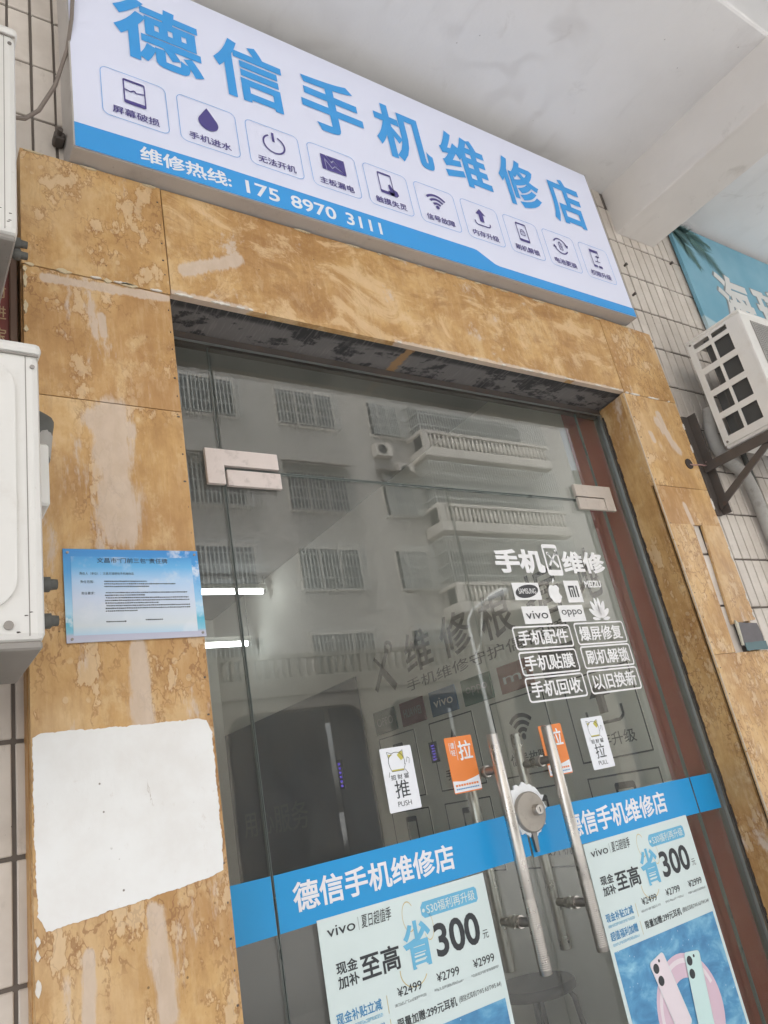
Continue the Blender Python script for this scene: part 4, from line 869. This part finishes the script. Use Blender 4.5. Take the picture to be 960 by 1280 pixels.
def frond(pts, ln, par):
    d = D2(front(.0252)); N = 60
    for k in range(N):
        t_ = k/(N-1); i = min(int(t_*(len(pts)-1)), len(pts)-2); f_ = t_*(len(pts)-1)-i; x = pts[i][0]+(pts[i+1][0]-pts[i][0])*f_; z = pts[i][1]+(pts[i+1][1]-pts[i][1])*f_
        dx, dz = pts[i+1][0]-pts[i][0], pts[i+1][1]-pts[i][1]; l = math.hypot(dx, dz); dx /= l; dz /= l
        for s2 in (1, -1):
            L_ = ln*(.4+.6*math.sin(math.pi*min(1, t_+.15)))*random.uniform(.7, 1.1); ux, uz = dx*.75-s2*dz*.66, dz*.75+s2*dx*.66
            d.poly([(x-.003*dx, z-.003*dz), (x+ux*L_+0, z+uz*L_-.012), (x+.004*dx, z+.004*dz)])
    return d.build('palm_frond', mat('printed frond green', (.075, .17, .16), .5, var=.3), par)
frond([(3.29, 3.80), (3.42, 3.775), (3.54, 3.70), (3.64, 3.56)], .15, bn); frond([(3.285, 3.77), (3.36, 3.70), (3.43, 3.56)], .10, bn); frond([(3.29, 3.805), (3.46, 3.80), (3.62, 3.75)], .08, bn)

# ================================================================ inside the shop
XW = 2.4185; pw = side(XW-.0015)
U = lambda y: -y
iw = thing('wall_lettering', 'dark grey repair slogan lettering on the inside wall seen through the glass', 'lettering', (2.418, 1.4, 1.9))
for ch, ya, yb in zip('维修根据地', (1.80, 1.475, 1.15, .83, .52), (1.555, 1.23, .925, .62, .40)): text(ch, (U(ya), 1.945, U(yb), 2.155), pw, M['wall_ink'], iw, .03, 'character')
text('手机维修守护偶保障', (U(1.83), 1.862, U(.62), 1.922), pw, M['wall_ink'], iw, .004)
d = D2(pw); d.line([(U(2.13), 1.93), (U(1.95), 2.13)], .032); d.line([(U(2.10), 2.11), (U(2.03), 2.04)], .022); d.line([(U(2.03), 2.02), (U(1.93), 1.91)], .045); d.arc(U(1.94), 2.135, .04, .022, -60, 220, 14); d.build('tool_symbol', M['wall_ink'], iw)
for k, (ya, yb, c_, s_) in enumerate(((2.20, 1.98, (.02, .07, .055), 'OPPO'), (1.93, 1.71, (.17, .04, .05), 'HUAWEI'), (1.655, 1.435, (.05, .13, .24), 'vivo'), (1.385, 1.165, (.05, .13, .09), 'oppo'), (1.11, .89, (.22, .06, .04), 'mi'), (.83, .62, (.05, .05, .06), 'MEIZU'))):
    lp = thing('logo_plaque', ('dark green', 'dull red', 'blue', 'green', 'orange red', 'black')[k]+' brand logo plaque on the inside wall seen through the glass', 'plaque', (2.41, ya, 1.69), 'brand plaques on the inside wall')
    box('plate', (XW-.008, XW-.001, yb, ya, 1.695, 1.818), mat('plaque colour', c_, .5, var=.1), lp, .002)
    text(s_, (U(ya-.03), 1.735, U(yb+.03), 1.778), side(XW-.0088), M['vinyl'] if k in (2, 4) else mat('plaque grey print', (.25, .27, .26), .5), lp, .01, 'logo_lettering')
for k, (ya, yb) in enumerate(((2.19, 1.84), (1.705, 1.35), (1.215, .86), (.742, .385))):
    for row, (zb, zt_) in enumerate(((1.338, 1.672), (.965, 1.282))):
        wp = thing('service_poster', ('fourth', 'third', 'second', 'first')[k]+(' service icon poster from the door in the upper' if row == 0 else ' service icon poster from the door in the lower')+' row inside', 'wall poster', (2.41, ya, zb), 'service icon panels on the inside wall')
        box('plate', (XW-.0045, XW-.0005, yb, ya, zb, zt_), M['inner_wall'], wp); p_ = side(XW-.0052)
        D2(p_).rframe(U(ya), zb, U(yb), zt_, .003, .006).build('outline', M['wall_ink'], wp); cx = U((ya+yb)/2); cz = zb+.21; d = D2(p_)
        if row == 0 and k == 2:
            for q in (.105, .075, .045): d.arc(cx, cz-.055, q, .018, 45, 135, 14)
            d.disc(cx, cz-.05, .014)
        elif row == 0 and k == 3:
            d.poly([(cx-.022, cz-.04), (cx+.022, cz-.04), (cx+.022, cz+.025), (cx+.055, cz+.025), (cx, cz+.09), (cx-.055, cz+.025), (cx-.022, cz+.025)]); d.line([(cx-.09, cz-.02), (cx-.09, cz-.06), (cx-.07, cz-.075), (cx+.07, cz-.075), (cx+.09, cz-.06), (cx+.09, cz-.02)], .012)
        elif row == 0 and k == 1: d.poly([(cx-.05, cz-.03), (cx+.05, cz-.03), (cx, cz+.07)]); d.rframe(cx-.06, cz-.075, cx+.06, cz-.04, .004, .01)
        else: d.ring(d.rpts(cx-.05, cz-.085, cx+.05, cz+.075, .01), d.rpts(cx-.038, cz-.05, cx+.038, cz+.05, .003))
        d.build('icon', M['wall_ink'], wp)
        text((('屏幕破损', '手机进水', '信号故障', '内存升级'), ('触摸失灵', '主板漏电', '无法开机', '电池更换'))[row][k], (U(ya-.06), zb+.045, U(yb+.06), zb+.095), p_, M['wall_ink'], wp, .012)
tag(box('red_board', (XW-.010, XW-.0005, .165, .345, .12, 2.95), M['inner_red'], None, .002), 'tall dark red board on the inside wall next to the right door jamb', 'board')
nv = thing('navy_poster', 'dark navy service poster on the inside wall behind the left glass door', 'poster', (2.41, 3.4, .4)); box('sheet', (XW-.006, XW-.0005, 2.32, 4.39, .88, 2.06), M['inner_blue'], nv); text('用心服务', (U(4.2), 1.28, U(3.15), 1.46), side(XW-.0068), mat('faded poster text', (.16, .17, .17), .6), nv, .01)
bs_ = thing('display_cabinet', 'dark display cabinet against the back wall of the shop', 'cabinet', (1.3, 4.2, .1))
box('carcass', (.50, 2.05, 4.05, 4.39, .101, 2.10), M['inner_dark'], bs_, .004)
for z in (.6, 1.0, 1.4, 1.8): box('shelf', (.52, 2.03, 3.98, 4.049, z, z+.02), M['inner_blue'], bs_)
ct = thing('service_counter', 'long low counter along the inside wall below the service panels', 'counter', (2.2, 2.6, .1))
box('cabinet', (2.05, 2.41, 1.75, 3.9, .101, .84), mat('counter grey', (.16, .16, .15), .5), ct, .003); box('worktop', (2.03, 2.412, 1.72, 3.93, .842, .872), mat('counter top', (.24, .23, .21), .35), ct, .003)
stl = thing('stool', 'round black stool standing behind the meeting edge of the doors', 'stool', (2.20, 1.09, .10))
sx_, sy_ = 2.205, 1.09
MB().tube([(sx_, sy_, .565), (sx_, sy_, .572), (sx_, sy_, .592), (sx_, sy_, .600)], [.150, .160, .160, .148], 36).build('seat', M['black'], stl)
for a_ in (45, 135, 225, 315):
    c_, s__ = math.cos(R(a_)), math.sin(R(a_)); MB().tube([(sx_+.06*c_, sy_+.06*s__, .560), (sx_+.125*c_, sy_+.125*s__, .556), (sx_+.140*c_, sy_+.140*s__, .53), (sx_+.185*c_, sy_+.185*s__, .103)], .011, 10).build('leg', M['black'], stl)
MB().tube([(sx_+.165*math.cos(R(a_)), sy_+.165*math.sin(R(a_)), .30) for a_ in range(0, 361, 15)], .007, 8, False).build('foot_ring', M['black'], stl)
for k, (xa, xb, y_, z_, lab) in enumerate(((1.86, 2.352, 3.27, 2.90, 'lit fluorescent tube glowing inside behind the left pillar edge'), (1.95, 2.338, 3.60, 2.605, 'second lit fluorescent tube lower down inside the shop'))):
    t_ = thing('fluorescent_lamp', lab, 'lamp', ((xa+xb)/2, y_, z_), 'fluorescent tubes inside')
    MB().tube([(xa, y_, z_), (xb, y_, z_)], .016, 14).build('tube', M['tube'], t_); box('batten', (xa-.02, xb+.03, y_-.02, y_+.02, z_+.02, z_+.055), M['inner_wall'], t_, .003)
    for x in (xa-.012, xb+.012): MB().tube([(x-.008, y_, z_), (x+.008, y_, z_)], .018, 12).build('end_cap', M['vinyl'], t_); 
    for x in (xa, xb+.02): MB().tube([(x, y_, z_+.055), (x, y_, 3.018)], .003, 6).build('hanger', M['steel_dark'], t_)
for k, (y_, z0, z1) in enumerate(((2.66, 1.47, 1.62), (1.70, 1.49, 1.57))):
    t_ = thing('glow_sign', ('small violet glowing strip on the inside wall behind the left door', 'second tiny violet glowing strip beside the orange pull sticker')[k], 'light', (2.40, y_, z0), 'violet glowing strips'); d = D2(side(XW-.0125))
    for q in range(6):
        zz_ = z0+(z1-z0)*q/6; d.poly([(U(y_)-.012+.006*q % .013, zz_), (U(y_)+.018, zz_+.004), (U(y_)+.012, zz_+(z1-z0)*.11), (U(y_)-.016, zz_+(z1-z0)*.10)])
    d.build('glow', M['neon'], t_); box('backing', (XW-.012, XW-.0008, y_-.03, y_+.03, z0-.01, z1+.01), M['inner_dark'], t_)

# ================================================================ apartment block across the street (seen in the glass)
FY = -19.2
ab = thing('apartment_block', 'beige apartment block across the street mirrored in the door glass', 'building', (12, FY, 0))
box('facade', (-14, 27.0, FY-10, FY, 5.1, 19.5), M['far_wall'], ab)
def window(x0, x1, zt_, hgt=1.5, awn=False):
    w_ = box('window', (x0-.06, x1+.06, FY-.001, FY+.03, zt_-hgt-.06, zt_+.06), M['far_light'], ab)
    n = 3
    for k in range(n): box('pane', (x0+(x1-x0)*k/n+.03, x0+(x1-x0)*(k+1)/n-.03, FY+.031, FY+.04, zt_-hgt+.04, zt_-.04), M['far_glass'], w_)
    c_ = MB(); y0 = FY+.36
    for k in range(19): x = x0-.05+(x1-x0+.1)*k/18; c_.box(x-.016, x+.016, y0-.011, y0+.011, zt_-hgt-.08, zt_+.05)
    for k in range(5): z = zt_-hgt-.08+(hgt+.13)*k/4; c_.box(x0-.07, x1+.07, y0-.028, y0-.012, z-.014, z+.014); c_.box(x0-.07, x0-.04, FY+.04, y0-.03, z-.014, z+.014); c_.box(x1+.04, x1+.07, FY+.04, y0-.03, z-.014, z+.014)
    c_.build('cage', M['far_bar'], w_)
    if awn: MB().add([(x0-.15, FY+.03, zt_+.42), (x1+.15, FY+.03, zt_+.42), (x1+.15, FY+.65, zt_+.12), (x0-.15, FY+.65, zt_+.12), (x0-.15, FY+.03, zt_+.38), (x1+.15, FY+.03, zt_+.38), (x1+.15, FY+.65, zt_+.08), (x0-.15, FY+.65, zt_+.08)], [(0, 1, 2, 3), (7, 6, 5, 4), (0, 4, 5, 1), (1, 5, 6, 2), (2, 6, 7, 3), (3, 7, 4, 0)]).build('awning', M['far_awning'], w_)
for r_, zt_ in enumerate((15.99, 12.60, 9.72, 6.72)):
    for x0, x1 in ((.0, 2.4), (3.95, 6.35), (7.8, 10.25), (11.85, 14.25), (15.85, 17.3)): window(x0, x1, zt_, awn=(r_ == 1))
# balconies
for zb in (13.3, 10.15, 7.0):
    b_ = box('balcony', (17.5, 24.5, FY-.001, FY+1.05, zb, zb+.42), M['far_light'], ab, .05)
    MB().box(17.5, 24.5, FY+.93, FY+1.05, zb+1.02, zb+1.14).box(17.5, 17.62, FY, FY+.929, zb+1.02, zb+1.14).box(24.38, 24.5, FY, FY+.929, zb+1.02, zb+1.14).box(17.5, 17.8, FY+.93, FY+1.05, zb+.421, zb+1.019).build('handrail', M['far_light'], b_)
    s_ = MB()
    for k in range(30): x = 17.95+k*.218; s_.tube([(x, FY+.99, zb+.421), (x, FY+.99, zb+.55), (x, FY+.99, zb+.70), (x, FY+.99, zb+1.02)], [.035, .07, .08, .04], 6, False)
    tag(s_.build('balusters', M['far_light'], b_), kind='stuff')
    c_ = MB()
    for k in range(52): x = 17.55+k*.1355; c_.box(x-.017, x+.017, FY+1.0, FY+1.03, zb+1.141, zb+2.95)
    for k in range(9): y = FY+.05+k*.115; c_.box(17.53, 17.56, y-.012, y+.012, zb+1.141, zb+2.95)
    for z in (1.4, 1.9, 2.4, 2.93): c_.box(17.5, 24.5, FY+.97, FY+.999, zb+z-.02, zb+z+.02); c_.box(17.50, 17.529, FY+.05, FY+.96, zb+z-.02, zb+z+.02)
    c_.build('cage', M['far_bar'], b_)
    box('opening', (17.9, 24.1, FY+.001, FY+.01, zb+.43, zb+2.7), M['far_dark'], b_)
for x, z in ((16.1, 13.75), (17.0, 12.95)):
    a_ = box('cooler_unit', (x-.38, x+.38, FY+.02, FY+.33, z-.27, z+.27), M['far_light'], ab, .02); MB().tube([(x-.08, FY+.331, z), (x-.08, FY+.345, z)], .2, 20).build('fan_grille', M['far_dark'], a_)
# ground floor arcade, terrace balustrade
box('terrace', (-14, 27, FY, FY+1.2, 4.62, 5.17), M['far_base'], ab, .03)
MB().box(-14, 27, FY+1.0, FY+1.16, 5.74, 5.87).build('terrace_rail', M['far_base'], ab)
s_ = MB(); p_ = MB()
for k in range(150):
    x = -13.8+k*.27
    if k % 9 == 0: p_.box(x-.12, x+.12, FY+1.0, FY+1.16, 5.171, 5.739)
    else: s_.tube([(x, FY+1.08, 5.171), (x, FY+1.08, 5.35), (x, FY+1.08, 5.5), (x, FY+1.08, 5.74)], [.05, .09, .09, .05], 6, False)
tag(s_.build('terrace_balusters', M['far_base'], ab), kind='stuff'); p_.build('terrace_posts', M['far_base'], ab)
for k in range(8):
    x0 = -13.4+k*5.3-.01
    # arch spandrel and piers
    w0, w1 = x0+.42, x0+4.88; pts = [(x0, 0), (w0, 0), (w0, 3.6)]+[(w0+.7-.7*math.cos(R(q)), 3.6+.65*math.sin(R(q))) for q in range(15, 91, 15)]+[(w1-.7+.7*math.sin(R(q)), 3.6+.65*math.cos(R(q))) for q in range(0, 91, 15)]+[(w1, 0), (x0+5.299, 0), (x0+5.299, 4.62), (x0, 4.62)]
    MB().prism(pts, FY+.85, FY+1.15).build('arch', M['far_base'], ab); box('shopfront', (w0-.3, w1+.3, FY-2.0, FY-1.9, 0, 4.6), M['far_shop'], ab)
# neighbouring block to the right, street lamp
nbk = thing('neighbour_block', 'lower grey block right of the mirrored apartment block', 'building', (34, FY, 0)); box('facade', (28.2, 44, FY-9, FY-.8, 0, 14.5), mat('grey render', (.30, .30, .27), .8, var=.15, sc_=.5), nbk)
for z in (2.2, 5.4, 8.6, 11.4):
    for x in (29, 32, 35, 38): box('window', (x, x+1.6, FY-.81, FY-.77, z, z+1.6), M['far_glass'], nbk)
lp = thing('street_lamp', 'white street lamp with one curved arm mirrored in the glass', 'street lamp', (16.8, -17.2, 0))
MB().tube([(16.8, -17.2, 0), (16.8, -17.2, .3), (16.8, -17.2, 6.3)], [.10, .085, .055], 12).build('pole', M['lamp_white'], lp)
MB().tube([(16.8, -17.2, 6.0), (16.82, -17.2, 6.45), (17.1, -17.15, 6.8), (17.6, -17.1, 7.05), (18.0, -17.05, 7.2)], .042, 10).build('arm', M['lamp_white'], lp)
MB().tube([(17.75, -17.08, 7.1), (18.0, -17.05, 7.2), (18.5, -17.0, 7.36), (18.8, -16.97, 7.42)], [.05, .14, .17, .05], 14).build('lamp_head', M['lamp_white'], lp)
MB().tube([(16.8, -17.2, 5.2), (17.2, -17.2, 5.7), (17.55, -17.11, 7.02)], .022, 8).build('brace', M['lamp_white'], lp)
